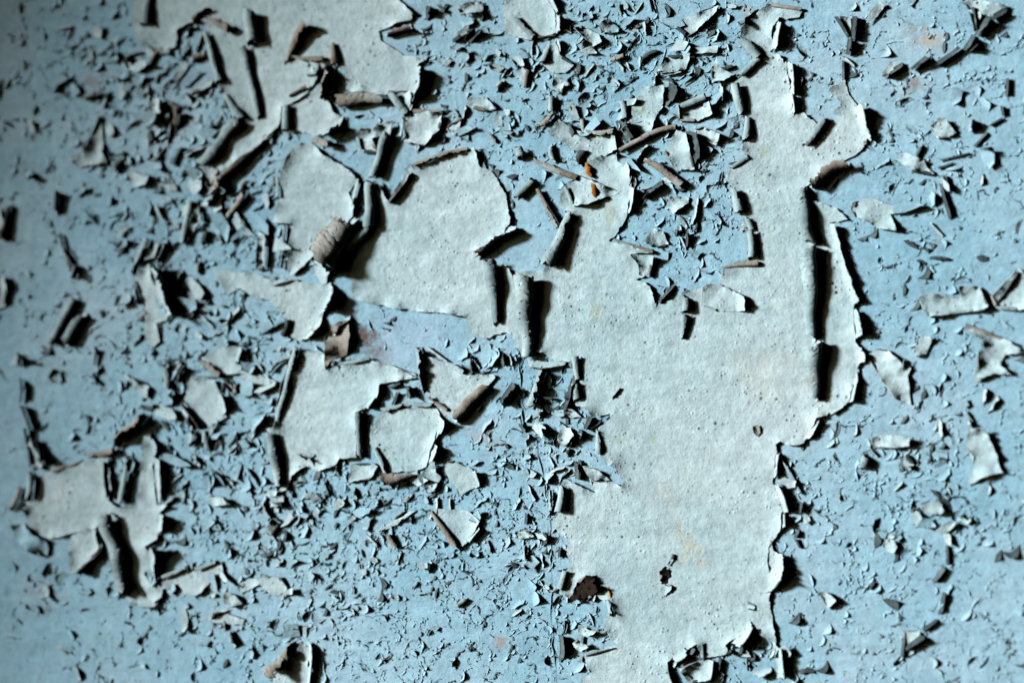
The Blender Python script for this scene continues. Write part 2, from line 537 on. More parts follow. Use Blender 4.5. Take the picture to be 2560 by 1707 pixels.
# ---------------------------------------------------------------- the setting
def wall_mesh():
    # finely uneven skin in and around the view, plain boards of the same wall further out
    nx, ny = 260, 190
    x0, x1, y0, y1 = -2300.0, 2100.0, -1500.0, 1500.0
    V = []
    for j in range(ny + 1):
        for i in range(nx + 1):
            x, y = x0 + (x1 - x0) * i / nx, y0 + (y1 - y0) * j / ny
            e = min(1.0, min(i, nx - i, j, ny - j) / 8)
            V.append((x, y, e * (0.9 * noise.noise((x * 0.012, y * 0.012, 0.0)) + 0.5 * noise.noise((x * 0.04, y * 0.04, 3.0)) - 0.6)))
    Fc = [(j * (nx + 1) + i, j * (nx + 1) + i + 1, (j + 1) * (nx + 1) + i + 1, (j + 1) * (nx + 1) + i) for j in range(ny) for i in range(nx)]
    # outer frame of the same wall: 8 m wide, from the ground to 3 m
    X0, X1, Y0, Y1 = -16000.0, 16000.0, -CENTRE.z / Q, 6200.0
    b = len(V)
    cor = [(X0, Y0), (X1, Y0), (X1, Y1), (X0, Y1)]
    V += [(x, y, 0.0) for x, y in cor]
    inn = [0, nx, (ny + 1) * (nx + 1) - 1, ny * (nx + 1)]
    bottom = list(range(0, nx + 1))
    right = [nx + j * (nx + 1) for j in range(ny + 1)]
    top = [ny * (nx + 1) + i for i in range(nx, -1, -1)]
    left = [j * (nx + 1) for j in range(ny, -1, -1)]
    for k, side in enumerate((bottom, right, top, left)):
        Fc.append(tuple([b + k, b + (k + 1) % 4] + side[::-1]))
    # thickness
    V += [(x, y, -1000.0) for x, y in cor]
    for k in range(4):
        Fc.append((b + (k + 1) % 4, b + k, b + 4 + k, b + 4 + (k + 1) % 4))
    Fc.append((b + 7, b + 6, b + 5, b + 4))
    return V, Fc
wv, wf = wall_mesh()
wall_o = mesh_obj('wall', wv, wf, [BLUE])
wall_o['kind'] = 'structure'
wall_o['label'] = 'wall coated in old blue paint under the peeling pale topcoat'

def slab(name, x0, x1, y0, y1, z0, z1, m, label):
    me = bpy.data.meshes.new(name)
    v = [(x, y, z) for x in (x0, x1) for y in (y0, y1) for z in (z0, z1)]
    me.from_pydata(v, [], [(0, 1, 3, 2), (4, 6, 7, 5), (0, 4, 5, 1), (2, 3, 7, 6), (0, 2, 6, 4), (1, 5, 7, 3)])
    me.materials.append(m)
    o = bpy.data.objects.new(name, me)
    col.objects.link(o)
    o['kind'] = 'structure'
    o['label'] = label
    return o
# added unseen passage: blocks the sky so daylight enters only from the left
slab('ceiling_blocker', -2.05, 4.0, -2.55, -0.01, 2.80, 2.95, DIRT_AND_BLOCKER, 'added unseen ceiling that blocks the sky')
slab('sky_blocker_wall', -2.05, 4.0, -2.72, -2.56, 0.0, 2.95, DIRT_AND_BLOCKER, 'added unseen wall that blocks the sky opposite the peeling one')
slab('end_blocker_wall', 3.85, 4.0, -2.55, -0.01, 0.0, 2.79, DIRT_AND_BLOCKER, 'added unseen end wall that shuts out daylight')
slab('added_floor', -4.0, 4.0, -2.72, -0.01, -0.15, -0.002, DIRT_AND_BLOCKER, 'dark floor of the added unseen passage')
def arch():
    # added unseen arch, shaped to dim the left and upper left of the view
    Y0, Y1, ZT, X0, X1 = -2.55, -0.002, 2.79, -2.05, -1.9
    yj, yc, hw, zs, hh = -0.985, -1.735, 0.75, 1.72, 1.0
    prof = [(Y1, 0.0), (yj, 0.0)]
    for k in range(33):
        a = math.pi * k / 32
        prof.append((yc + hw * math.cos(a), zs + hh * math.sin(a)))
    prof += [(yc - hw, 0.0), (Y0, 0.0), (Y0, ZT), (Y1, ZT)]
    n = len(prof)
    v = [(X0, y, z) for y, z in prof] + [(X1, y, z) for y, z in prof]
    fc = [tuple(range(n)), tuple(range(n, 2 * n))[::-1]] + [((i + 1) % n, i, n + i, n + (i + 1) % n) for i in range(n)]
    me = bpy.data.meshes.new('added_shade_arch')
    me.from_pydata(v, [], fc)
    me.materials.append(DIRT_AND_BLOCKER)
    o = bpy.data.objects.new('added_shade_arch', me)
    col.objects.link(o)
    o['kind'] = 'structure'
    o['label'] = 'added unseen arch that shades one side of the wall'
arch()

# ---------------------------------------------------------------- the big pale sheet and its rolled edges
M = T('1 1 1110 90 1100 540 960 720 890 900 880 1150 960 1195 1260 1262 1480 1292 1900 1330 1935 1350 1960 1480 2090 1545 2230 1500 2300 1480;'
      '2 1 40 1560; 2 2 60 80 290 100 400 190 545 185 555 330 590 580 660 600 745 690 905 655 895 720 790 790 820 1035 880 1140 940 1100 960 1200 1025 1290 1010 1330 900 1280 720 1270 790 1400 520 1270 470 1290 430 1560;'
      '2 3 370 130 430 180 540 280 490 350 560 520 520 500 440 740 540 790 600 640 780 570 800 700 790 760 850 830 890 800 970 930 880 930 830 1050 800 1100 850 1060 930 1190 970 1215 660 1300 740 1475 640 1510 640 1720 560 2150 900 2400 1420 2300 1520 1760 1490 1568 1430 1360 1600 1260 1700 1200 1740 1330 1870 1320 1980 1290 1960 1210 2200 1050 2300 1130;'
      '3 3 78 1200 50 1050 30 900 5 790 20 640 0 500 0 320 50 250 110 170 120 0; 3 2 160 1560 50 1310 60 1050 85 1010 70 940 110 910 240 950 330 930 440 700 480 690 560 650 710 580 830 300 840 190 810 180 800 0;'
      '3 1 780 1300 790 1190 590 500 565 480 730 450 620 340 540 310 410 280 345 150; 3 0 520 1568 800 1430 880 1350 890 1200 850 1020 740 880 700 735 560 830 660 950 640 1110 540 1080 450 1150 330 1040 230 1080 165 570 150 590 100 510 20 480 40 270 105 170 160 190 290 160 330 100 0 50;'
      '2 0 2310 80 2100 270 2090 350 2290 550 2070 740 2010 770 2090 1090 2140 1070 2110 1420 2190 1440 2000 1568;'
      '2 1 1940 100 1990 110 2040 390 2110 390 2190 800 1940 890 1900 1040 1780 1060 1560 1120 1500 1190 1310 1220 1270 1060 1140 1000 1220 970 1170 850 1090 770 1300 750 890 645 950 600 1030 480 1060 400 1100 120 1090 0;'
      '2 0 1080 1530 960 1420 860 1440 700 1480 640 1568; 2 1 460 160 430 330 560 390 470 500 300 920 60 930 10 980; 1 1 2330 900 2100 800 2000 750 2290 570 2340 440; 1 1 2290 210 2160 0;'
      '1 0 2060 1540 2010 1350 1960 1370 1400 1568; 1 1 1230 290 1180 200')
sheet_o = sheet('paint_sheet', M, 11, grid=13, lift=11, lam=13, amp=3.2)
tag(sheet_o, 'largest pale green-blue paint sheet, bordering the chipped hollow and carrying the tall twin rolls', 'paint sheet')
cset(sheet_o, '''
1 1 1065 90 1060 530 48 50 W 300 t
1 1 1075 520 850 700 40 60 NW 290 t
1 1 2160 810 2220 1440 80 60 W 270 t
2 1 130 950 150 1700 105 105 W 300 t
2 1 545 400 350 880 40 80 W 300 t
2 2 590 130 610 360 38 30 W 290 t
2 2 590 390 620 560 40 36 W 280 t
2 2 800 800 800 1030 34 30 W 290 t
2 2 480 1290 440 1560 36 36 W 290 t
2 2 1030 430 930 540 30 34 W 120 t
2 3 500 520 450 730 28 30 W 260 t
2 3 890 800 950 930 26 44 W 200 t
2 3 960 1215 670 1295 18 16 S 250 t
2 3 1470 1350 1600 1265 42 48 SE 120 t
2 3 1455 1370 1510 1600 30 34 W 160 t
2 3 2170 1010 2000 1190 50 70 SE 130 b
2 0 2290 90 2110 270 24 60 W 180 t
2 0 2110 370 2270 545 40 40 SW 290 t
2 0 2265 560 2080 725 42 42 NW 290 t
2 0 2050 780 2120 1080 46 42 W 300 t
2 0 2165 1080 2150 1330 46 36 W 280 t
2 0 2180 1440 2000 1560 30 26 NW 280 t
2 1 2030 120 2090 390 40 40 W 290 t
2 1 2140 390 2200 560 30 28 W 290 t
2 1 2190 560 2200 830 30 34 W 260 t
2 1 1930 890 2270 855 22 22 N 280 b
2 1 1100 130 1060 400 50 36 E 110 t
2 1 930 640 1300 755 16 20 N 230 b
2 1 1610 1130 1590 1310 30 38 N 250 t
2 1 1590 1310 1570 1540 40 24 N 260 t
2 0 990 1400 1530 1170 26 22 NW 260 b 0.06
3 0 20 50 310 100 14 16 N 280 b
3 0 185 580 220 880 34 40 E 120 t
3 0 200 880 225 1080 30 36 E 95 t
3 0 90 200 40 480 34 40 E 110 t
3 0 535 1100 330 1360 36 34 NW 280 t
3 0 800 960 890 1330 60 70 E 105 t
3 1 370 120 740 -80 60 60 SE 250 b -0.08
3 1 300 160 365 700 46 82 E 290 t
3 1 365 690 395 1580 84 100 E 300 t
3 2 395 -20 425 560 100 56 E 300 t
3 1 585 500 780 1300 50 66 E 85 t
3 1 780 1290 810 1568 66 60 E 85 t
3 2 810 0 830 250 56 50 E 80 t
3 2 830 280 710 570 46 46 SE 85 t
3 2 700 580 560 650 40 30 S 80 t
3 2 440 720 320 930 40 50 SE 85 t
3 2 75 1020 60 1250 24 26 E 110 t
3 2 60 1310 160 1568 30 34 E 110 t
3 3 125 0 130 170 34 30 E 110 t
3 3 40 250 30 740 100 84 E 105 t
3 3 80 1220 110 1520 40 40 E 110 t
1 1 2330 480 2010 740 120 60 SE 190 b
1 0 1960 1380 1440 1568 30 30 N 200 b 0.05
1 1 1440 0 1220 300 40 22 E 130 b
''')

def named(text, label, cur='', p=0.0, cat='paint sheet', name='paint_sheet', group=None, **kw):
    poly = T(text)
    s = ns_()
    o = sheet(name, poly, s, **kw)
    tag(o, label, cat, group)
    if cur:
        cset(o, cur)
    if p:
        edge_curls(o, poly, s, p)
    return o

named('0 0 1330 -520 1250 -100 1210 230 1290 390 1480 470 1620 450 1640 290 1740 220 1880 200 1930 330 1960 620 2050 850 2270 1110 1840 1560; 0 1 1790 215 2060 0;'
      '1 0 0 1360 210 1180 250 990 330 960 480 870 560 740 640 590 720 580 820 650 830 840 1190 880 1230 830 1410 1060 1440 1000 1500 600 1560 560 1350 510 1300 470 1150 380 1130 290 1430 190 1450 130 1300 0 1280 -100 1060 -420 500 -600',
      'broad pale paint sheet with long dark rolls, above the brown-speckled rolled scroll', '''
0 0 1390 -60 1350 250 50 56 W 280 t
0 0 1890 60 1760 220 60 40 SE 200 b
0 0 1900 300 2040 780 30 34 W 250 t
0 0 2080 860 2240 1110 40 44 W 280 t
0 0 2210 1110 1840 1560 50 46 NW 280 t
0 0 2300 80 2330 420 50 50 W 280 t
0 0 2240 430 2400 1100 44 50 W 280 t
0 0 1930 150 2130 280 44 44 SW 220 b
1 0 480 250 270 600 62 30 NW 250 b
1 0 340 550 630 560 26 28 N 230 b
1 0 720 400 740 600 34 46 W 280 b
1 0 740 600 690 950 70 70 W 150 b
1 0 780 930 1180 900 66 40 S 290 b
1 0 1240 840 1400 1060 34 34 SW 280 t
1 0 1490 610 1430 1000 56 40 E 110 t
1 0 1180 340 1420 220 40 70 SE 170 b
1 0 190 1190 -380 1700 46 50 SE 230 b
0 0 1330 400 1560 480 40 60 SW 120 b
''', lift=12, lam=13)
named('1 0 340 960 480 885 600 770 650 900 720 1040 840 1100 560 1260 400 1200 340 1230 255 1225 255 1000',
      'pale paint sheet under the brown-speckled scroll, its lower corner curled dark', '''
1 0 290 985 290 1220 40 36 W 290 t
1 0 290 880 480 800 26 24 S 250 b
1 0 830 1110 580 1250 40 66 S 130 t
''')
named('1 0 340 1350 500 1300 640 1440 860 1568; 1 1 880 10 940 100 850 200 920 340 900 420 640 700 420 900 330 960 300 900 320 620 350 490 160 480 230 240 240 0; 1 0 250 1568',
      'tall pale paint sheet whose right corner folds into the widest grey-brown roll', '''
1 1 905 390 570 890 105 165 SE 300 b
1 1 560 780 660 1030 130 110 E 115 t
1 1 280 500 250 900 26 20 W 200 t
1 1 210 60 220 260 16 16 W 220 t
1 0 510 1295 690 1350 30 44 NE 280 b
1 1 940 60 870 330 24 24 E 100 t
''', lift=12, lam=13)
named('0 1 1960 900 2100 1140 2200 1080 2300 1130 2350 1170; 1 1 90 1180 210 1250 330 1470 300 1500 420 1560 500 1480 620 1330 690 1180 700 1030 540 1050 400 1020 370 990 130 1000 0 940; 0 1 2200 940',
      'pale paint sheet left of the bare bright blue patch, its right edge turned up tall', '''
1 1 690 1050 600 1350 56 60 E 110 b
1 1 600 1350 440 1540 50 34 SE 110 b
1 1 150 1040 360 990 18 16 S 200 t
''')
named('1 2 420 90 500 85 640 120 650 265 850 200 1060 165 1250 215 1480 330 1150 390 1130 500 1040 600 920 650 930 1060 780 1070 740 1130 580 1190 470 1140 340 1225 290 1360 240 1370 110 800 180 790 300 400',
      'pale paint sheet under the bare blue patch, with two tall leaning rolls on its left', '''
1 2 400 60 190 780 40 24 W 250 t
1 2 395 80 260 640 105 70 W 100 t
1 2 140 810 250 1360 44 44 W 290 t
1 2 700 215 1060 170 20 20 N 250 t
1 2 1060 175 1470 320 24 18 N 100 b
1 2 950 650 950 1060 40 44 E 250 t
1 2 1110 470 1010 620 50 40 SE 120 b
1 2 400 1000 540 1050 30 50 SE 120 t
1 2 540 1050 570 1180 40 20 W 110 t
''', lift=12, lam=13)
named('1 2 650 -40 700 -150 860 -200 880 -40 840 120 700 190 660 250', 'upright brown-backed flap at the left end of the bare blue patch', '''
1 2 665 -60 655 240 26 30 W 110 t
1 1 860 1320 700 1500 44 60 SE 190 b
''', back=BROWN, front=BROWN, name='paint_flap', cat='paint flap', lift=22, lam=22)
named('1 2 1150 650 1640 590 1680 640 1690 700 1640 920 1570 1150 1480 1180 1180 1210 1100 1000 1050 940 1060 800',
      'squarish pale paint sheet with a brown roll along its foot', '''
1 2 1150 640 1370 590 22 26 N 240 t
1 2 1370 580 1650 590 24 18 N 220 t
1 2 1690 660 1660 900 54 60 E 95 t
1 2 1660 900 1580 1140 60 44 E 100 t
1 2 1190 1250 1490 1185 52 48 S 290 b
1 2 1090 960 1210 1190 44 36 W 290 t
''')
named('1 2 1510 40 1540 120 1750 190 1880 300 1950 310 2180 300 2200 330 2150 390 1830 700 1740 690 1660 590 1600 500 1550 300',
      'fan-shaped pale paint sheet with a stout brown roll at its lower right', '''
1 2 1525 50 1580 470 40 46 W 200 t
1 2 1790 700 2140 400 60 74 SE 290 b
1 2 1560 60 1760 190 26 24 N 130 b
1 2 1760 190 1900 290 30 30 NE 110 b
1 2 1600 500 1770 640 24 24 SW 220 b
''')
named('1 2 1720 1120 1840 1110 1990 1170 1990 1230 2060 1320 1890 1400 1750 1210', 'five-sided pale flake below the fan-shaped sheet, lifted on its right', '''
1 2 1990 1180 2060 1310 34 20 E 100 t
1 2 1750 1130 1840 1110 30 26 N 120 b
''', name='paint_flake', cat='paint flake')
named('1 2 1500 1250 1560 1180 1650 1080 1660 1200 1710 1240 1640 1370 1600 1390', 'pointed pale flake standing off at the end of the brown foot roll', '1 2 1520 1250 1600 1390 30 20 W 150 t', name='paint_flake', cat='paint flake', lift=14, lam=14)
named('1 2 880 1120 1080 1110 1130 1140 1060 1250 960 1270 860 1290', 'small pale flake left of the brown foot roll, with an orange-tinged corner', p=.5, name='paint_flake', cat='paint flake')
named('1 3 1600 -40 1950 -20 2065 75 1935 285 1860 330 1720 130', 'triangular pale flake with a long roll on its left, alone in the crackled blue', '''
1 3 1610 -10 1850 320 26 34 NE 280 b
1 3 2050 110 1950 280 34 40 SE 95 t
''', name='paint_flake', cat='paint flake')
named('0 1 1330 850 1380 860 1480 1280 1560 1310 1580 1360 1440 1400 1480 1568; 0 2 1400 60 1350 0; 0 1 1330 1420 1350 1300 1240 1000',
      'long narrow pale paint strip with a broad black roll on its right', '''
0 1 1410 870 1560 1370 64 80 E 120 t
0 1 1380 630 1240 970 36 36 W 250 t
0 1 1240 1010 1310 1230 30 34 W 230 t
''')
named('0 1 1390 660 1480 660 1430 800 1340 830', 'small pale flake at the top of the long narrow strip', '0 1 1510 660 1430 840 44 34 E 150 t', name='paint_flake', cat='paint flake')
named('0 2 400 1220 490 1190 790 1090 1010 1060 1040 1350 1000 1450 1100 1520 1270 1480 1310 1100 1330 850 1390 830 1430 1050 1410 1150 1450 1490 1560 1495;'
      '0 3 1480 0 1460 240 1350 310 1420 430 1410 650 1500 680 1500 770 1410 850 1240 850 1110 740 940 60 900 140 640 200 460 240 300 190 250 0; 0 2 200 1440 330 1470 340 1250',
      'pale paint sheet with a tall dark triangular flap and a long slanting roll', '''
0 2 1370 680 1090 1030 50 100 NW 190 b
0 2 1200 1040 1130 1490 66 40 W 290 t
0 2 1400 860 1430 1060 36 44 E 100 t
0 2 1430 1060 1490 1480 60 60 E 100 t
0 2 480 1190 780 1100 20 26 N 240 b
0 2 790 1060 1060 1010 30 34 N 240 b
0 2 1000 1080 1040 1420 40 40 W 150 t
0 2 310 1190 300 1470 36 36 W 280 t
0 2 210 1340 130 1568 26 30 W 250 b
0 3 985 30 1210 770 62 74 W 290 t
0 3 1480 0 1480 230 56 50 E 100 t
0 3 1390 310 1440 640 66 40 E 120 t
0 3 1240 830 1480 820 30 36 S 110 b
''', lift=12, lam=13)
named('0 3 660 200 880 150 930 330 700 560 650 530 640 330', 'cream flap hanging under the sheet, its lower right rolled black', '0 3 920 230 720 550 66 60 SE 150 b', name='paint_flap', cat='paint flap', back=BROWN, lift=12)
named('0 3 120 110 250 110 330 210 460 270 440 400 340 380 150 250', 'crumpled brownish flake at the left foot of the slanting-roll sheet', p=.8, name='paint_flake', cat='paint flake', front=MID, back=BROWN, lift=24, lam=20)
named('0 3 1490 600 1740 500 1790 540 2040 440 2060 540 1900 680 1820 760 1700 740 1660 680 1500 700', 'wing-shaped pale sheet with two thin rolls along its top', '''
0 3 1500 595 1740 510 18 22 N 230 t
0 3 1790 530 2020 455 18 20 N 230 t
''')
named('0 3 2060 720 2180 760 2240 830 2120 870 2070 820', 'small pale flake with a scooped lower edge right of the wing-shaped sheet', p=.6, name='paint_flake', cat='paint flake', lift=14, lam=14)
named('0 3 1870 950 2100 930 2250 980 2230 1030 2000 1010', 'thin pale sliver lying flat under the scooped flake', p=.4, name='paint_flake', cat='paint flake')
named('0 3 2190 640 2350 610; 1 3 70 590 200 590 290 680 290 770 150 760 40 660; 0 3 2210 750', 'pale flake with a dark hooked right side, left of the crackled blue', '1 3 200 590 280 690 26 20 E 150 t', p=.3, name='paint_flake', cat='paint flake')
named('1 3 440 1180 500 1260 480 1640 330 1900 150 1640 170 1490 300 1380', 'largest upright pale triangle, one side rolled black, below the wing-shaped sheet', '''
1 3 420 1200 170 1500 44 76 NW 230 b
1 3 490 1180 510 1640 44 50 E 100 t
''', lift=14, lam=14)
named('0 2 1750 360 1980 350 2030 480 2060 650 2090 690 1930 780 1700 530', 'pale shield-shaped flake with a cream roll on its lower left', '''
0 2 1690 540 1900 790 40 46 SW 150 b
0 2 2010 480 2070 680 50 50 E 100 t
0 2 1750 350 1960 340 20 20 N 150 t
''')
named('0 2 1850 150 2010 70 2240 10 2170 200 2350 260 2350 330 2200 290 2050 310', 'pale flake with an orange-brown rolled edge above the shield-shaped flake', '''
0 2 1850 170 2060 320 30 30 SW 230 b
0 2 2060 320 2210 460 26 20 SW 200 b
0 2 2230 20 2190 200 50 50 E 110 t
''', name='paint_flake', cat='paint flake')
named('1 2 0 300 110 330 200 370 170 420 0 470; 0 2 2230 390 2200 240', 'curved pale flake with a dark underside left of the leaning rolls', '''
1 2 190 380 20 460 30 30 S 110 t
1 2 130 310 340 160 26 20 N 180 t 0.12
''', name='paint_flake', cat='paint flake')
named('1 0 2260 90 2320 -40; 2 0 60 -300 300 -40 400 130 415 310 230 350 190 380 0 330; 1 0 2300 320', 'pale sheet cut by a long diagonal roll above the boot-shaped flake', '''
2 0 10 130 220 370 26 30 SW 240 t
2 0 410 120 410 300 44 44 E 110 t
2 0 330 -20 420 140 36 36 E 100 t
2 0 230 345 400 325 16 18 S 160 b
''')
named('2 0 400 360 440 510 570 600 490 680 410 680 340 660 260 590 330 540', 'pale boot-shaped flake below the diagonal roll', '''
2 0 370 390 285 600 26 36 W 280 t
2 0 410 370 450 520 28 28 E 110 t
''', p=.4, name='paint_flake', cat='paint flake')

FLK = [
 ('2 0 580 280 650 250 800 320 830 400 700 460 640 420 690 380', 'jagged pale flake right of the boot-shaped one'),
 ('2 0 800 240 900 190 960 250 920 320 830 310', 'round-cornered pale flake framed by raised dark edges'),
 ('2 0 1500 250 1600 170 1900 60 1880 120 1770 230 1700 290 1600 340', 'long pale tongue-shaped flake with a black raised tip beside the strip of bent rolls'),
 ('2 0 1400 530 1640 510 1600 640 1450 680 1340 670', 'four-sided pale flake boxed in by four rolled edges'),
 ('2 0 1620 440 1900 430 1880 500 1650 500', 'low wide pale flake with a thin roll along its top'),
 ('2 0 1830 640 1880 540 1920 640 2050 690 1950 760 1850 750', 'pale flake with a brown scoop beside the bent strip roll'),
 ('2 0 1200 810 1400 790 1390 960 1330 1060 1280 1230 1240 1290 1080 1320 1010 1200 1090 1110 1100 960', 'pale hourglass-shaped flake among the rolls above the hollow'),
 ('2 0 1530 980 1800 900 1840 1060 1700 1120 1540 1110', 'pale flat square flake with a grey roll on top'),
 ('2 0 440 1110 550 1180 700 1250 940 1250 970 1380 850 1440 700 1480 600 1400 420 1290 330 1220', 'broad pale flake above the rust-coloured strand'),
 ('2 0 400 700 540 790 480 800 440 880 380 800', 'torn pale flake with a dark overhanging tip'),
 ('2 0 1510 1200 1600 1240 1680 1568 1500 1568 1400 1400', 'upright pale panel with a thick black right side'),
 ('2 0 1680 1190 1780 1180 1910 1250 1880 1350 1760 1290', 'slanting pale flake with a smooth top roll'),
 ('2 1 480 130 640 60 960 190 980 210 700 320 560 330', 'canoe-shaped pale flake holding the rust-coloured strand'),
 ('2 1 1220 660 1290 520 1390 560 1440 680 1300 710', 'triangular pale flake with a bright raised foot in the hollow'),
 ('2 1 1390 250 1620 240 1620 300 1480 410', 'pale shallow cup-shaped flake near the top of the hollow'),
 ('2 1 1090 780 1310 790 1260 980 1170 960 1160 870', 'dark cup of paint at the left rim of the hollow'),
 ('2 1 1760 1060 1900 1040 2130 1160 2140 1290 1900 1290 1740 1230', 'folded pale flap jutting out under the hollow'),
 ('1 0 1360 1300 1380 1090 1440 1050 1720 1040 1690 1200 1560 1340 1450 1320', 'pale panel right of the dark hanging hook'),
 ('1 0 1840 1280 1900 1080 1760 1190', 'dark-edged pale sliver beside the panel by the hook'),
 ('1 0 1920 920 2110 890 2210 1010 2110 1020 1990 1000', 'pale folded flake with a cream roll on the crackled strip'),
 ('1 0 1240 850 1420 850 1440 900 1420 1050', 'narrow pale flake hard against the brown-speckled scroll'),
 ('1 0 950 1200 1100 1190 1270 1110 1240 1250 1080 1280 1120 1400 990 1400 930 1260', 'ring of pale flakes under the brown-speckled scroll'),
 ('3 1 1380 1160 1480 1130 1760 1170 1740 1070 1930 1060 2010 1250 1960 1280 1480 1340 1450 1330', 'L-shaped pale flake on the blue beyond the tall twin rolls'),
 ('3 1 2290 890 2350 960 2430 1000 2430 1250 2290 1280 2090 1260 2050 1150', 'pale flake with a tall black curled side next to the L-shaped flake'),
 ('3 1 800 290 950 250 1210 350 1220 380 1120 400 1160 500 1180 560 1000 530 820 430 770 350', 'pale flake with a pinkish-brown roll beside the tall twin rolls'),
 ('3 2 900 140 980 70 1100 80 1230 210 1260 150 1310 250 1280 330 1310 580 1160 520', 'pale wedge touching the tall twin rolls, long roll on its left'),
 ('3 1 1780 1400 2200 1560; 3 2 2350 100 2170 120 2120 220 2230 310 2070 290 1900 370 1920 100 1980 70 1950 0', 'pale three-armed flake with black undersides beyond the wedge'),
 ('3 2 1830 710 1870 800 1980 800 2060 960 2120 1150 2150 1200 1950 1250 1830 1320 1910 1070 1820 960', 'pale flake like a crooked leg below the three-armed flake'),
 ('3 2 940 880 1050 850 1290 870 1290 960 1100 970 960 960', 'pale flake with an arched black brow on the blue'),
 ('3 2 1250 1020 1340 1110 1290 1190 1240 1130', 'small pale heart-shaped flake under the arched brow'),
 ('3 2 1380 1500 1500 1460 1590 1480 1610 1568 1440 1568', 'pale oval flake below the heart-shaped one'),
 ('3 0 1740 -40 2210 70 2050 160 1950 140 1900 300 1840 100', 'pale flake with thick black curled arms above the rust stain on blue'),
 ('3 0 1490 1170 1610 1090 1720 1230 1640 1270 1540 1270', 'pale diamond-shaped flake alone between the stepped crack and the brown-rolled crescent'),
 ('3 0 1180 1480 1250 1410 1420 1470 1480 1568; 3 1 1530 40 1300 0', 'pale pointed flake below the diamond-shaped one'),
 ('3 0 650 160 760 170 760 330 740 360', 'slender pale flake inside the black branching crack'),
 ('3 0 1040 690 1130 570 1260 590 1170 660', 'pale flake with a dirty brown fringe below the rust stain'),
 ('3 1 1580 60 1640 120 1660 200 1600 150', 'thin pale splinter at the top of the long black crack'),
 ('3 2 1340 140 1390 -60 1510 -40 1440 120', 'pale flake between two black curls beside the wedge'),
 ('3 3 1240 1090 1390 1090 1380 1140 1250 1250', 'pale triangle framed by the angular black cracks'),
 ('3 3 450 740 540 730 620 800 550 880', 'small pale flake with two dark corners left of the angular black cracks'),
 ('2 3 1540 1420 1740 1350 1850 1350 1830 1520 1640 1568', 'pale tilted square in the broken corner of the big sheet'),
 ('2 2 440 650 520 600 640 690 540 700', 'pale folded flake right of the dark hollow roll'),
 ('2 2 450 800 540 790 580 860 500 960 420 900', 'pale crumpled flake in the star of chips'),
 ('2 2 650 1140 800 1180 900 1270 740 1270', 'pale arrow-shaped flake pointing at the big sheet'),
 ('2 3 30 180 120 160 210 220 60 240', 'small pale flake over a brown-black roll by the hairline crack'),
 ('2 3 620 1030 730 1080 800 1060 700 1140 610 1110', 'pale flake with a dark scoop beside the zigzag edge'),
 ('2 3 560 1200 620 1160 720 1230 630 1270', 'pale diamond flake above the zigzag edge'),
 ('0 0 1410 940 1480 910 1500 1050 1410 1070', 'soft pale flake under the long rolls of the broad sheet'),
 ('0 0 660 1450 800 1400 920 1060 940 1120 960 1400 1000 1500 720 1540', 'pale arrowhead with a black edge, alone on the plain blue'),
 ('0 0 1500 850 1700 580 1740 590 1720 640 1540 860', 'narrow pale strip between the dark rolls of the broad sheet'),
 ('0 1 1180 0 1380 50 1360 140 1240 160', 'pale flake right under the lone arrowhead'),
 ('0 1 2120 500 2180 380 2300 560 2350 600 2250 600', 'pale wedge among the brown crumbs'),
 ('0 1 1840 320 1860 470 1740 640 1790 440', 'pale splinter hanging below the brown crumbs'),
 ('0 1 -60 1010 60 970 90 1060 60 1240 -60 1280', 'pale curled flake on plain blue beside the two leaning rolls'),
 ('0 1 -60 360 30 340 60 520 -60 620', 'pale flake with a dark hook on plain blue under the arrowhead'),
 ('0 2 260 860 300 880 400 1120 390 1170 290 1120', 'pale sliver inside the long cracked ridge'),
 ('0 2 1910 1420 2050 1420 2140 1490 1960 1510', 'pale twisted flake in the dense chips under the shield-shaped flake'),
 ('0 2 1150 300 1380 410 1360 520 1300 490', 'thin pale wedge left of the shield-shaped flake'),
 ('1 0 1960 40 2080 30 2100 130 1900 150 1850 80', 'pale flake with a dark nose left of the diagonal-roll sheet'),
 ('1 0 1810 330 1980 250 1920 380', 'pale sliver between two black leaf-shaped curls'),
 ('1 0 520 560 560 700 470 700', 'tiny pale triangle showing between the dark rolls'),
 ('1 1 40 560 100 590 90 900 20 920', 'pale narrow flake beside a dark oval roll'),
 ('1 2 150 1440 260 1410 270 1500 150 1510', 'small pale arch-shaped flake under the leaning roll'),
 ('1 2 440 1400 540 1380 620 1460 560 1480', 'pale flat sliver in the chips under the leaning rolls'),
 ('1 3 80 160 180 50 230 90 150 220', 'pale hook-shaped flake with a round black shadow'),
 ('1 3 1100 180 1280 70 1490 -40 1280 120', 'long thin pale sliver among the small crackles'),
]
for i, (t, lab) in enumerate(FLK):
    named(t, lab, p=0.62, name='paint_flake', cat='paint flake', lift=17, grid=8, lam=14, base=2.0)

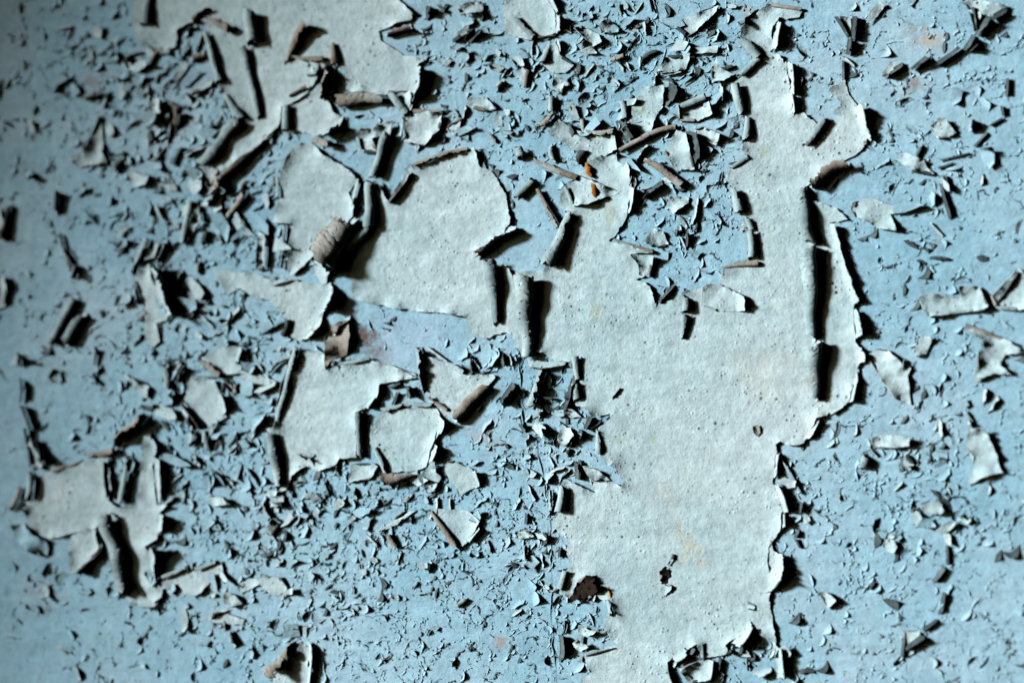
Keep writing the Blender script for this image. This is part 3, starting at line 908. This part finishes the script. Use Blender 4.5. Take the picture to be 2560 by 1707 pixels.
# ---------------------------------------------------------------- free curls traced one by one
def loose(label, text, group=None):
    """one curl per line; several labels (with |) for several curls, or ONE crack whose lips are the curls"""
    lines = []
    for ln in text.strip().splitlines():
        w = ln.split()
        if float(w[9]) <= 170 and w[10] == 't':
            w[10] = 'd'  # half-open curls get the colour with shade painted in
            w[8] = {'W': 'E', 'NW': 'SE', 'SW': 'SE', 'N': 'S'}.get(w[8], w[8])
        lines.append(' '.join(w))
    labels = label.split('|')
    if len(lines) > 1 and len(labels) == 1:
        root = bpy.data.objects.new('paint_crack', None)
        root.empty_display_size = 0.01
        w = lines[0].split()
        c = tile(int(w[0]), int(w[1]), float(w[2]), float(w[3]))
        root.location = (c[0] * Q, 0.0, c[1] * Q + CENTRE.z)
        col.objects.link(root)
        tag(root, label, 'paint crack')
        n0 = set(bpy.data.objects)
        cset(root, '\n'.join(lines), front=SHADE)  # lip faces coloured dark to stand for shadow in the crack
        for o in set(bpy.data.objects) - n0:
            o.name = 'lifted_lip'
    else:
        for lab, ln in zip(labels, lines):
            cset(None, ln, True, lab.strip(), group, front=SHADE if ln.split()[10] == 'd' else None)

loose('long smooth blue-grey roll between the top rolls and the tall pale sheet', '1 0 1230 1220 1080 1640 50 60 W 300 t')
loose('dark hanging hook of paint with a curved tail', '1 0 1370 1080 1380 1290 24 22 W 250 t')
loose('cream roll lying level right of the brown-speckled scroll', '1 0 1450 1025 1700 1030 28 20 S 280 b')
loose('thinner of two dark rolls leaning side by side on plain blue|stouter of two dark rolls leaning side by side on plain blue', '0 1 700 1180 470 1600 26 34 W 290 t\n0 1 790 1300 600 1590 40 46 E 290 t', 'twin rolls on the plain blue')
loose('thin bent roll on plain blue above the two leaning rolls', '0 1 560 570 670 920 24 30 W 250 t')
loose('dark drop-shaped curl at the foot of the thin bent roll', '0 1 730 860 690 1000 40 34 W 200 t')
loose('slim dark roll left of the black-brown overhang', '0 1 1770 280 1690 680 26 28 W 270 t')
loose('dark brown roll below the black-brown overhang', '0 1 2270 200 2060 490 36 40 NW 280 b')
loose('black-brown overhanging curl beside the slim dark roll', '0 1 2060 60 1850 330 80 90 SE 120 b')
loose('dark slanted roll left of the crumbs', '0 1 100 300 20 640 36 40 E 200 b')
loose('small dark roll on plain blue below the arrowhead', '0 1 540 200 510 410 34 28 E 230 t')
loose('dark block-shaped curl at the top of the long cracked ridge', '0 2 220 110 215 240 44 40 W 200 t')
loose('long black cracked ridge running down to the triangular-flap sheet', '0 2 200 330 200 560 28 32 E 130 t\n0 2 200 570 290 800 32 36 E 130 t\n0 2 240 800 290 1160 26 26 W 130 t\n0 2 330 900 420 1130 36 44 E 130 t', 'long cracked ridge')
loose('short dark roll bending left, at the right of the blue bay|short dark roll just under the left-bending one', '0 2 890 70 870 220 22 26 E 200 t\n0 2 870 280 910 390 26 20 W 200 t', 'short rolls over the left bay')
loose('slimmer of two dark slanting rolls above the shield-shaped flake|fuller of two dark slanting rolls above the shield-shaped flake', '0 2 1590 220 1530 380 34 30 W 200 t\n0 2 1680 220 1620 390 34 30 E 200 t', 'paired rolls by the shield-shaped flake')
loose('thicker upright dark peg of paint under the shield-shaped flake|thinner upright dark peg of paint under the shield-shaped flake', '0 2 1800 820 1770 960 36 36 W 280 t\n0 2 1890 820 1890 930 26 26 W 280 t', 'dark pegs under the shield-shaped flake')
loose('round black mouth of paint with a white lip by the dark-nosed flake', '1 0 2040 130 2060 200 40 40 W 150 t')
loose('upright black leaf-shaped curl beside the brown-scooped corner of the broad sheet|flat-lying black leaf-shaped curl next to the pale sliver|steep black leaf-shaped curl right of the pale sliver', '1 0 1560 60 1550 190 36 24 E 130 t\n1 0 1980 250 1810 370 24 26 S 120 t\n1 0 2040 270 1950 400 34 26 E 120 t', 'leaf-shaped curls')
loose('grey cone-shaped roll left of the upright pale panel', '2 0 1020 930 1040 1100 28 42 W 270 t')
loose('black flap beside the hourglass-shaped flake', '2 0 1450 720 1400 980 60 50 E 110 t')
loose('black flap at the foot of the grey cone', '2 0 950 1120 1050 1310 60 66 E 120 t')
loose('black curtain of paint falling beside the upright pale panel', '2 0 1590 1210 1640 1568 50 62 E 110 t')
loose('black flap between the diagonal roll and the boot-shaped flake', '2 0 460 1140 530 1310 40 46 E 110 t')
loose('brown-edged grey roll left of the rust-coloured strand', '2 0 200 1450 600 1640 36 30 SW 270 b 0.04')
loose('grey-brown roll crossing above the hollow', '2 0 1220 1450 1560 1700 46 36 SW 280 b')
loose('smooth grey roll arched under the crackled blue', '2 0 690 1240 940 1225 40 34 N 200 b -0.08')
loose('dark grey roll on the pale square above the panel', '2 0 1540 1000 1790 900 46 40 N 270 t')
loose('short thick roll standing left of the boot-shaped flake', '2 0 60 1350 90 1480 44 46 W 270 t')
loose('thin grey roll beside the broad pale flake', '2 0 370 880 365 1030 26 26 W 270 t')
loose('brown curved roll over the thin grey one', '2 0 400 1040 270 1190 24 40 NW 270 b')
loose('grey roll with a bright end left of the canoe-shaped flake', '2 1 200 80 40 270 40 30 NW 270 t')
loose('straight brown-grey roll under the canoe-shaped flake', '2 1 240 170 450 520 34 30 SW 230 b')
loose('black sheet curled in the left rim of the hollow', '2 1 1380 90 1180 240 50 60 S 150 t')
loose('dark peg of paint with a frayed top in the hollow', '2 1 1600 580 1590 710 30 28 W 160 t')
loose('dark cleft roll near the peg in the hollow', '2 1 1500 540 1500 600 34 30 W 160 t')
loose('leaning dark tongue under the cup at the hollow', '2 1 1480 1040 1330 1210 24 30 NW 150 t')
loose('dark triangular tooth below the bare blue patch', '1 2 1970 120 1960 300 20 46 W 170 t')
loose('dark little leaf of paint right of the tooth', '1 2 2250 100 2250 220 20 30 W 150 t')
loose('grey folded cone between the fan-shaped sheet and the big sheet', '1 2 2350 370 2240 560 70 50 NW 150 t')
loose('upper slanting scrap above the squarish sheet|small upright scrap above the squarish sheet|largest scrap of the heap above the squarish sheet', '1 2 1220 420 1330 370 26 26 SE 150 t\n1 2 1290 460 1250 580 30 24 W 150 t\n1 2 1380 400 1390 520 30 34 E 130 t', 'scraps above the squarish sheet')
loose('hollow dark roll with a bright window left of the upright rolls', '2 2 330 260 190 620 56 60 W 200 t')
loose('ragged black flap between the hollow roll and the small upright roll', '2 2 540 330 450 600 60 40 W 140 t')
loose('dark wide flap at the foot of the largest grey roll', '2 2 140 150 500 200 50 20 S 120 b')
loose('long black shard under the ragged flap|flat black shard right of the ragged flap|stout black shard in the star of chips|short black shard beside the stout one', '2 2 700 680 660 790 30 22 W 130 t\n2 2 810 720 700 770 22 20 S 130 t\n2 2 610 800 600 910 34 24 E 130 t\n2 2 520 880 510 960 24 24 E 130 t', 'black shards in the star of chips')
loose('thicker black prong below the star of chips|thinner black prong below the star of chips', '2 2 560 1090 580 1260 26 24 W 130 t\n2 2 610 1080 600 1260 20 20 E 130 t', 'black prongs')
loose('slim dark roll left of the lowest upright roll', '2 2 370 1350 380 1560 26 28 W 200 t')
loose('black curl at the bend of the hairline crack|black upright leaf right of the small brown roll|short dark tube under the small brown roll|slim black curl left of the zigzag edge|black pointed leaf above the small brown roll|long black slot of paint beside the lower hairline crack', '2 2 60 750 100 840 30 20 W 130 t\n2 3 270 180 280 310 30 36 W 130 t\n2 3 150 290 130 440 30 30 W 200 t\n2 3 430 310 420 410 20 18 W 130 t\n2 3 130 0 120 110 28 20 W 130 t\n2 3 420 1120 430 1370 30 34 W 130 t', 'black curls by the hairline crack')
def hairline():
    """a wandering crack with a slightly raised, broken lip"""
    p = T('2 2 62 160 82 420 112 780 200 775 215 900 262 1120 300 1330 345 1568; 2 3 362 560 366 720 352 900 372 1100 385 1300 404 1500 402 1700')
    V, Fc = [], []
    k = 0
    for i in range(len(p) - 1):
        a, b = p[i], p[i + 1]
        L = math.hypot(b[0] - a[0], b[1] - a[1])
        if i == 2:
            continue
        n = max(2, int(L / 3))
        tx, ty = (b[0] - a[0]) / L, (b[1] - a[1]) / L
        for q in range(n + 1):
            t = q / n
            x, y = a[0] + (b[0] - a[0]) * t, a[1] + (b[1] - a[1]) * t
            e = math.sin(math.pi * t) * 6
            wob = e * noise.noise((x * .03, y * .03, 1.0)) + 1.5 * noise.noise((x * .12, y * .12, 4.0))
            x, y = x - ty * wob, y + tx * wob
            w = (2.6 if i < 2 else 1.5) * max(.15, .8 + 1.6 * noise.noise((x * .025, y * .025, 8.0)))
            for jj, (o, z) in enumerate(((-1.6, -.3), (-.6, .5), (.2, 1.5), (.9, 1.25), (.7, .2))):
                V.append((x - ty * o * w * -1, y + tx * o * w * -1, .4 + z * w))
            if q:
                for jj in range(4):
                    c = len(V) - 10 + jj
                    Fc.append((c, c + 1, c + 6, c + 5))
    return mesh_obj('paint_crack', V, Fc, [BLUE])
tag(hairline(), 'long thin raised hairline crack running down beside the big sheet', 'paint crack')
loose('black branching crack between the strip and the rust stain', '3 0 610 160 740 360 16 18 SW 130 t\n3 0 780 150 770 380 26 26 E 130 t\n3 0 750 370 720 510 24 18 E 130 t\n3 0 680 560 680 740 14 16 W 150 t', 'branching crack')
loose('chain of black curls running past the rust stain on blue', '3 0 1850 80 1890 290 30 26 W 150 t\n3 0 2200 100 2050 170 30 34 S 130 t\n3 0 2020 170 1910 340 40 26 E 130 t\n3 0 1880 330 1790 470 30 34 SE 130 t\n3 0 1930 400 1830 490 26 26 S 130 t\n3 0 1750 440 1540 600 20 24 SE 130 t\n3 0 1450 530 1320 650 40 30 SE 130 t\n3 0 1240 600 1060 720 30 26 S 130 b', 'black chain')
loose('stepped black crack near the diamond-shaped flake', '3 0 2130 980 2150 1080 18 18 E 140 t\n3 0 2150 1080 2030 1150 14 14 S 140 t\n3 0 2000 1210 1880 1350 20 12 SE 140 t\n3 0 1850 1400 1580 1470 12 12 S 140 t\n3 0 1700 1490 1560 1540 18 16 S 140 t\n3 0 2180 720 2170 890 30 16 W 140 t', 'stepped crack, right')
loose('long black crack with a pointed foot above the L-shaped flake', '3 1 1600 50 1660 180 26 20 E 140 t\n3 1 1570 120 1660 450 22 24 E 140 t', 'long black crack curl')
loose('thick black curl between the L-shaped flake and the tall-sided flake', '3 1 2280 900 2070 1210 40 56 NW 160 t')
loose('angular black cracks joined in a chain on the pale blue', '3 3 1630 300 1640 480 18 20 W 140 t\n3 3 1600 490 1500 630 36 30 SE 140 t\n3 3 1600 730 1560 930 30 30 E 140 t\n3 3 1540 970 1410 1070 26 24 S 140 t\n3 3 1240 1080 1220 1320 30 24 W 140 t\n3 3 1410 1130 1260 1260 30 20 SE 130 t\n3 3 970 620 920 700 26 22 E 140 t', 'angular cracks')
loose('slender long roll splitting off the big sheet below the twin rolls|short dark stub under the slender long roll|dark bent curl off the big sheet|thin tail below the dark bent curl', '3 2 110 1020 300 1390 14 18 SW 250 t\n3 2 300 1470 280 1568 26 26 W 150 t\n3 3 270 150 240 230 26 22 W 140 t\n3 3 240 240 290 330 14 12 W 140 t', 'edge rolls beside the big sheet')
loose('black wedge left of the upright spike in the broken corner|upright black spike in the broken corner|level black curl over the tilted square|slanting black curl left of the tilted square|stubby black knob by the brown overhang|black upright curl right of the tilted square|small black tongue under the brown overhang', '2 3 1670 1220 1620 1300 36 30 E 140 t\n2 3 1720 1200 1720 1350 20 34 E 120 t\n2 3 1540 1400 1670 1350 24 24 S 140 t\n2 3 1540 1420 1630 1550 20 34 SW 140 t\n2 3 1990 1230 1960 1250 50 50 E 140 t\n2 3 1900 1320 1870 1490 36 32 E 140 t\n2 3 2120 1160 2080 1300 24 26 E 140 t', 'dark curls in the broken lower corner')

# ---------------------------------------------------------------- the odd ones: strand, splinter, dirt, warts
def strand(name, pts, r, m, seed):
    V, Fc = [], []
    k, n = 10, len(pts)
    for i, (x, y, z) in enumerate(pts):
        a = pts[max(0, i - 1)]
        b = pts[min(n - 1, i + 1)]
        dx, dy = b[0] - a[0], b[1] - a[1]
        L = math.hypot(dx, dy) + 1e-9
        w = r * (0.55 + 0.45 * math.sin(math.pi * (i + 0.6) / n)) * (1 + 0.35 * noise.noise((i * 0.9, seed, 0)))
        for j in range(k):
            t = 2 * math.pi * j / k
            w2 = w * (1 + 0.3 * noise.noise((i * 0.8, j * 0.9, seed)))
            V.append((x - dy / L * w2 * math.cos(t), y + dx / L * w2 * math.cos(t), z + w2 * math.sin(t)))
    for i in range(n - 1):
        for j in range(k):
            Fc.append((i * k + j, i * k + (j + 1) % k, (i + 1) * k + (j + 1) % k, (i + 1) * k + j))
    Fc += [tuple(range(k))[::-1], tuple((n - 1) * k + j for j in range(k))]
    return mesh_obj(name, V, Fc, [m])

def path(text, n, z):
    p = T(text)
    out = []
    for i in range(n):
        t = i / (n - 1) * (len(p) - 1)
        k = min(int(t), len(p) - 2)
        f = t - k
        out.append((p[k][0] + (p[k + 1][0] - p[k][0]) * f, p[k][1] + (p[k + 1][1] - p[k][1]) * f, z))
    return out
tag(strand('rust_strand', path('2 1 730 90 760 150 765 210 785 285', 16, 9), 7.5, RUST, 3), 'orange-brown crumbly strand lying across the canoe-shaped flake', 'rust strand')
tag(strand('rust_strand', path('2 0 690 1500 700 1540 720 1568; 2 1 700 20 745 60', 14, 9), 6.5, RUST, 5), 'short dark orange strand above the canoe-shaped flake', 'rust strand')
tag(strand('wood_splinter', path('2 3 888 712 900 750 915 810', 8, 7), 4.0, WOOD, 9), 'pale yellow wood splinter poking from a black cone of paint', 'splinter')

def crumple(label, text, seed, lift, m):
    o = sheet('dirt_crust', T(text), seed, grid=5, step=3.5, amp=5, lift=lift, lam=18, back=m, front=m)
    tag(o, label, 'dirt crust')
    edge_curls(o, T(text), seed, .5, 3, 7, 1.0)
crumple('black-brown crumpled crust by the zigzag edge of the big sheet', '2 3 590 640 700 570 780 575 740 640 800 700 760 750 690 800 560 800 540 770 600 720', 61, 30, DIRT_AND_BLOCKER)
crumple('brown-edged dark blister standing alone on the big sheet', '2 3 1360 540 1410 490 1440 540 1430 640 1400 680 1370 660', 62, 10, DIRT_AND_BLOCKER)
named('2 3 1420 480 1490 380 1480 440 1450 490', 'tiny grey flake above the brown-edged blister', p=.6, name='paint_flake', cat='paint flake', step=3, grid=5)
named('2 3 1350 740 1380 660 1470 670 1450 720 1390 775', 'little pale flake below the brown-edged blister', p=.6, name='paint_flake', cat='paint flake', step=3, grid=5)
named('2 2 2210 780 2260 760 2280 840 2250 870 2220 840', 'tiny brown-centred blister on the big sheet beside the twin rolls', p=.9, name='paint_blister', cat='paint blister', step=3, grid=5, front=BROWN)
named('2 3 2105 850 2150 820 2235 850 2220 885 2150 880', 'oval ring-shaped blister near the right edge of the big sheet', p=.6, name='paint_blister', cat='paint blister', step=3, grid=5)

# ---------------------------------------------------------------- scattered chips
# (x, y, rx, ry, weight, mean size in px, brown share) in full-view photo coordinates
BLOBS = [(1150, 230, 260, 140, 1.0, 24, .2), (1500, 230, 220, 170, 1.3, 26, .2), (1400, 110, 350, 90, .9, 22, .2), (1570, 500, 120, 120, 1.2, 20, .1),
         (330, 170, 140, 120, 1.7, 30, .5), (420, 330, 180, 150, 1.9, 30, .3), (550, 440, 100, 100, 2.8, 32, .7), (450, 700, 180, 160, 1.7, 27, .2),
         (500, 900, 160, 160, 1.5, 28, .2), (480, 1050, 180, 120, 1.7, 27, .2), (700, 1170, 300, 80, 1.5, 23, .2), (900, 1150, 220, 60, 1.1, 21, .2),
         (480, 1330, 170, 110, 1.3, 28, .1), (1300, 1000, 120, 150, 1.3, 25, .1), (1250, 1250, 70, 150, 1.1, 23, .2), (1330, 1450, 80, 110, 1.2, 24, .1),
         (1680, 1520, 150, 60, 1.4, 26, .1), (1150, 850, 110, 60, 1.0, 21, .1), (2150, 780, 120, 180, .5, 28, .2), (2050, 1120, 220, 150, .6, 21, .1),
         (2100, 350, 260, 300, .28, 23, .3), (150, 600, 180, 500, .22, 28, .2), (2150, 1350, 260, 200, .30, 20, .1), (200, 1450, 260, 120, .22, 22, .1),
         (120, 150, 160, 200, .22, 26, .4), (650, 1400, 200, 160, .55, 20, .1), (900, 1350, 260, 200, .4, 17, .2)]
ZONES = [('hollow', 1570, 500, 170, 'in the hollow inside the big sheet'),
         ('upper', 1500, 250, 230, 'near the box of four rolled edges'),
         ('upper', 1200, 200, 230, 'right of the brown-speckled scroll'),
         ('upper', 1450, 60, 250, 'beside the diagonal-roll sheet'),
         ('crumbs', 560, 440, 150, 'around the dark brown crumbs'),
         ('ring', 700, 300, 120, 'under the brown-speckled scroll'),
         ('left', 380, 640, 170, 'by the long narrow strip'),
         ('left', 500, 850, 190, 'above the shield-shaped flake'),
         ('top left', 330, 170, 230, 'left of the long-rolled broad sheet'),
         ('arrow', 250, 380, 200, 'near the pale arrowhead'),
         ('bay', 150, 750, 260, 'by the twin leaning rolls'),
         ('foot', 560, 1080, 180, 'beneath the leaning rolls'),
         ('foot', 850, 1170, 200, 'below the brown foot roll'),
         ('low left', 450, 1330, 200, 'round the wing-shaped sheet'),
         ('crackle', 850, 1380, 280, 'in the fine-crackled blue'),
         ('triangle', 620, 1500, 160, 'by the large upright triangle'),
         ('low corner', 130, 1450, 250, 'below the crumpled brownish flake'),
         ('tooth', 1130, 860, 130, 'by the dark triangular tooth'),
         ('star', 1300, 1000, 160, 'in the star of chips'),
         ('star', 1240, 1250, 180, 'along the hairline crack'),
         ('crust', 1340, 1450, 150, 'near the black-brown crust'),
         ('corner', 1650, 1520, 180, 'in the broken corner of the big sheet'),
         ('right', 2150, 780, 200, 'round the L-shaped flake'),
         ('right', 2050, 1120, 220, 'near the arched black brow'),
         ('right', 2100, 350, 300, 'near the pale diamond flake'),
         ('right', 2150, 1380, 300, 'among the angular black cracks')]
def zone(fx, fy):
    return min(ZONES, key=lambda z: math.hypot(fx - z[1], fy - z[2]) / z[3])

boxes = [(min(p[0] for p in c), max(p[0] for p in c), min(p[1] for p in c), max(p[1] for p in c), c) for c in COVER]
def covered(u, v, m=0.0):
    for a, b, c, d, p in boxes:
        if a - m < u < b + m and c - m < v < d + m and inside(p, u, v):
            return True
    return False

rnd = random.Random(7)
def density(fx, fy):
    s = 0.0
    for b in BLOBS:
        s += b[4] * math.exp(-0.5 * (((fx - b[0]) / (b[2] * .75)) ** 2 + ((fy - b[1]) / (b[3] * .75)) ** 2))
    return s

def blob_at():
    tot = sum(b[4] * b[2] * b[3] for b in BLOBS)
    k = rnd.random() * tot
    for b in BLOBS:
        k -= b[4] * b[2] * b[3]
        if k <= 0:
            return b
    return BLOBS[0]

def chip_outline(size):
    k = rnd.choice((3, 4, 4, 5, 5, 6))
    a0 = rnd.uniform(0, 6.3)
    st = rnd.uniform(1.0, 2.1)
    ang = rnd.uniform(0, math.pi)
    out = []
    for i in range(k):
        a = a0 + 2 * math.pi * (i + rnd.uniform(-.28, .28)) / k
        r = size * rnd.uniform(.6, 1.15) * .5
        x, y = r * math.cos(a) * st, r * math.sin(a) / math.sqrt(st)
        out.append((x * math.cos(ang) - y * math.sin(ang), x * math.sin(ang) + y * math.cos(ang)))
    return out, k

def chip_surface(size, u, v, seed):
    """a small chip, one or two sides of it bent up round a chord"""
    out, k = chip_outline(size)
    out = rough_outline(out, max(2.2, size / 9), 1.3, seed)
    n = len(out)
    pts = [Vector(p) for p in out]
    g = max(2.6, size / 8)
    x0, x1 = min(p[0] for p in out), max(p[0] for p in out)
    y0, y1 = min(p[1] for p in out), max(p[1] for p in out)
    y = y0
    while y < y1:
        x = x0
        while x < x1:
            q = (x + rnd.uniform(-.3, .3) * g, y + rnd.uniform(-.3, .3) * g)
            if inside(out, *q):
                pts.append(Vector(q))
            x += g
        y += g
    vo, _, fo, *_r = delaunay_2d_cdt(pts, [(i, (i + 1) % n) for i in range(n)], [list(range(n))], 1, 1e-4, False)
    P = np.array([(p.x, p.y, 2.2) for p in vo])
    tx_, ty_ = rnd.uniform(-.22, .22), rnd.uniform(-.22, .22)
    P[:, 2] += np.abs(P[:, 0]).max() * .3 + P[:, 0] * tx_ + P[:, 1] * ty_
    bends = rnd.choice((1, 1, 2, 2, 3))
    a = rnd.gauss(-.3, .9)
    for b in range(bends):
        nx, ny = math.cos(a), math.sin(a)
        a += rnd.uniform(1.6, 2.8)
        d = P[:, 0] * nx + P[:, 1] * ny
        h = d.max() * rnd.uniform(.15, .62)
        r = size * rnd.uniform(.12, .4)
        e = np.maximum(0, d - h)
        ph = np.minimum(e / r, R(320))
        rest = np.maximum(0, e - r * R(320))
        nd = np.where(e > 0, h + r * np.sin(ph), d)
        P[:, 0] += (nd - d) * nx
        P[:, 1] += (nd - d) * ny
        P[:, 2] += np.where(e > 0, r * (1 - np.cos(ph)) - rest * 0, 0)
    P[:, 2] += 0.5 * np.array([noise.noise((p[0] * .1, p[1] * .1, seed)) for p in P])
    tris = clean_tris(np.array([(p.x, p.y) for p in vo]), fo, out)
    P[:, 0] += u
    P[:, 1] += v
    return P, tris, k, bends

def place(size):
    for _ in range(60):
        b = blob_at()
        fx = b[0] + rnd.gauss(0, b[2] * .75)
        fy = b[1] + rnd.gauss(0, b[3] * .75)
        if not (-60 < fx < 2410 and -60 < fy < 1630):
            continue
        u, v = F(fx, fy)
        if covered(u, v):
            continue
        return u, v, fx, fy, b
    return None

SHAPES = {3: 'triangular', 4: 'four-cornered', 5: 'five-sided', 6: 'six-sided'}
made = 0
while made < 280:
    p = place(0)
    if p is None:
        continue
    u, v, fx, fy, b = p
    size = b[5] * 1.09 * rnd.choice((.8, 1.0, 1.1, 1.35, 1.7))
    P, tris, k, nb = chip_surface(size, u, v, ns_())
    if len(tris) < 6:
        continue
    br = rnd.random() < b[6]
    fm = MID if rnd.random() < .68 else PALE
    o = solid_from_tris(P, tris, 1.1, [fm, BROWN if br else SHADE, fm], 'paint_chip')
    z = zone(fx, fy)
    lab = '%s %s %s chip, %s%s %s' % ('tiny' if size < 20 else 'small' if size < 30 else 'broad', 'blue' if fm is MID else 'pale', SHAPES[k], ('one side', 'two sides', 'three sides')[nb - 1] + ' bent up', ', brown back,' if br else ',', z[4])
    if len(lab.replace('-', ' ').split()) > 16:
        lab = lab.replace(', brown back,', ',')
    tag(o, lab, 'paint chip', 'paint chips ' + z[4])
    made += 1
made = 0
while made < 285:
    p = place(0)
    if p is None:
        continue
    u, v, fx, fy, b = p
    L = b[5] * 1.09 * rnd.uniform(.7, 2.0)
    a = rnd.gauss(1.25, .75)
    r = L * rnd.uniform(.1, .24)
    A = (u - math.cos(a) * L / 2, v - math.sin(a) * L / 2)
    B = (u + math.cos(a) * L / 2, v + math.sin(a) * L / 2)
    br = rnd.random() < b[6]
    bm = BROWN if br else rnd.choice((BACK, SHADE))
    ang = rnd.choice((110, 130, 150, 170, 240, 290))
    lf = rnd.random() < .7
    o = curl('paint_shaving', A, B, r * rnd.uniform(.5, 1.2), r * rnd.uniform(.5, 1.2), rnd.choice(('E', 'E', 'E', 'W')), ang, ns_(), None, bm, base=1.0, thick=1.0, bow=rnd.uniform(-.1, .1), leaf=lf)
    z = zone(fx, fy)
    lean = 'upright' if abs(math.sin(a)) > .85 else 'level' if abs(math.sin(a)) < .4 else 'right-leaning' if math.sin(a) * math.cos(a) > 0 else 'left-leaning'
    tag(o, '%s %s %s %s shaving %s' % ('short' if L < 30 else 'mid-length' if L < 48 else 'long', lean, 'brownish' if br else 'grey-blue' if bm is BACK else 'dark',
        ('leaf-shaped' if lf else 'half-rolled') if ang < 200 else 'tightly rolled', z[4]), 'paint shaving', 'paint shavings ' + z[4])
    made += 1

# ---------------------------------------------------------------- fine crackle of tiny lifted scales (nobody could count it)
def crackle(name, count, dens, smin, smax, mats, label, seed, chain):
    """lifted scales strung along short wandering cracks"""
    rn = random.Random(seed)
    V, Fc, mi = [], [], []
    n = 0
    tries = 0
    while n < count and tries < count * 40:
        tries += 1
        fx, fy = rn.uniform(-500, 2850), rn.uniform(-350, 1900)
        if rn.random() > dens(fx, fy):
            continue
        u, v = F(fx, fy)
        a = rn.gauss(1.0, .8)
        m = rn.randrange(len(mats))
        big = rn.random() ** 2.4
        s = -1 if math.sin(a) > 0 else 1
        if rn.random() < .2:
            s = -s
        for link in range(rn.randint(1, chain)):
            if covered(u, v):
                break
            L = (smin + (smax - smin) * big) * rn.uniform(.7, 1.2)
            ca, sa = math.cos(a), math.sin(a)
            w = L * rn.uniform(.16, .6)
            r = w / rn.uniform(.7, 1.9)
            th = R(rn.uniform(45, 150))
            K, J = 5, 3
            b0 = len(V)
            bend = rn.uniform(-.22, .22) * L
            sk = rn.uniform(.3, .7)
            for i in range(K + 1):
                t = i / K
                q = t / sk * .5 if t < sk else .5 + (t - sk) / (1 - sk) * .5
                hw = w * (math.sin(math.pi * q) ** .8 if 0 < t < 1 else 0.05) * rn.uniform(.7, 1.2)
                for j in range(J + 1):
                    ph = min(hw * j / J / r, th)
                    x = t * L
                    y = bend * math.sin(math.pi * t) + s * r * math.sin(ph)
                    V.append((u + x * ca - y * sa, v + x * sa + y * ca, 0.5 + r * (1 - math.cos(ph))))
            for i in range(K):
                for j in range(J):
                    q = b0 + i * (J + 1) + j
                    Fc.append((q, q + J + 1, q + J + 2, q + 1))
                    mi.append(m)
            n += 1
            u += ca * L * rn.uniform(.8, 1.0)
            v += sa * L * rn.uniform(.8, 1.0)
            a += rn.gauss(0, .65)
            s = -1 if math.sin(a) > 0 else 1
            if rn.random() < .2:
                s = -s
    o = mesh_obj(name, V, Fc, mats, mi)
    o['kind'] = 'stuff'
    o['label'] = label
    o['category'] = 'paint scales'
    return o

def g(fx, fy, x, y, rx, ry):
    return math.exp(-0.5 * (((fx - x) / rx) ** 2 + ((fy - y) / ry) ** 2))

def fine_d(fx, fy):
    return min(1.0, 0.10 + .9 * g(fx, fy, 1050, 1350, 280, 230) + .55 * g(fx, fy, 2050, 1280, 260, 250) + .5 * g(fx, fy, 1400, 180, 380, 160) + .7 * g(fx, fy, 1580, 500, 110, 110)
               + .5 * g(fx, fy, 1240, 1250, 90, 250) + .25 * g(fx, fy, 2150, 350, 250, 250) + .25 * g(fx, fy, 520, 900, 200, 400))
def coarse_d(fx, fy):
    return min(1.0, 0.05 + .9 * density(fx, fy))
crackle('fine_paint_scales', 13000, fine_d, 4, 17, [BLUE, BLUE, BLUE, MID, SHADE], 'fine crackle of tiny lifted scales in the blue undercoat', 21, 5)
crackle('coarse_paint_scales', 4200, coarse_d, 10, 42, [MID, SHADE, BLUE, BLUE, MID], 'loose crumbs of pale paint among the larger chips', 22, 2)
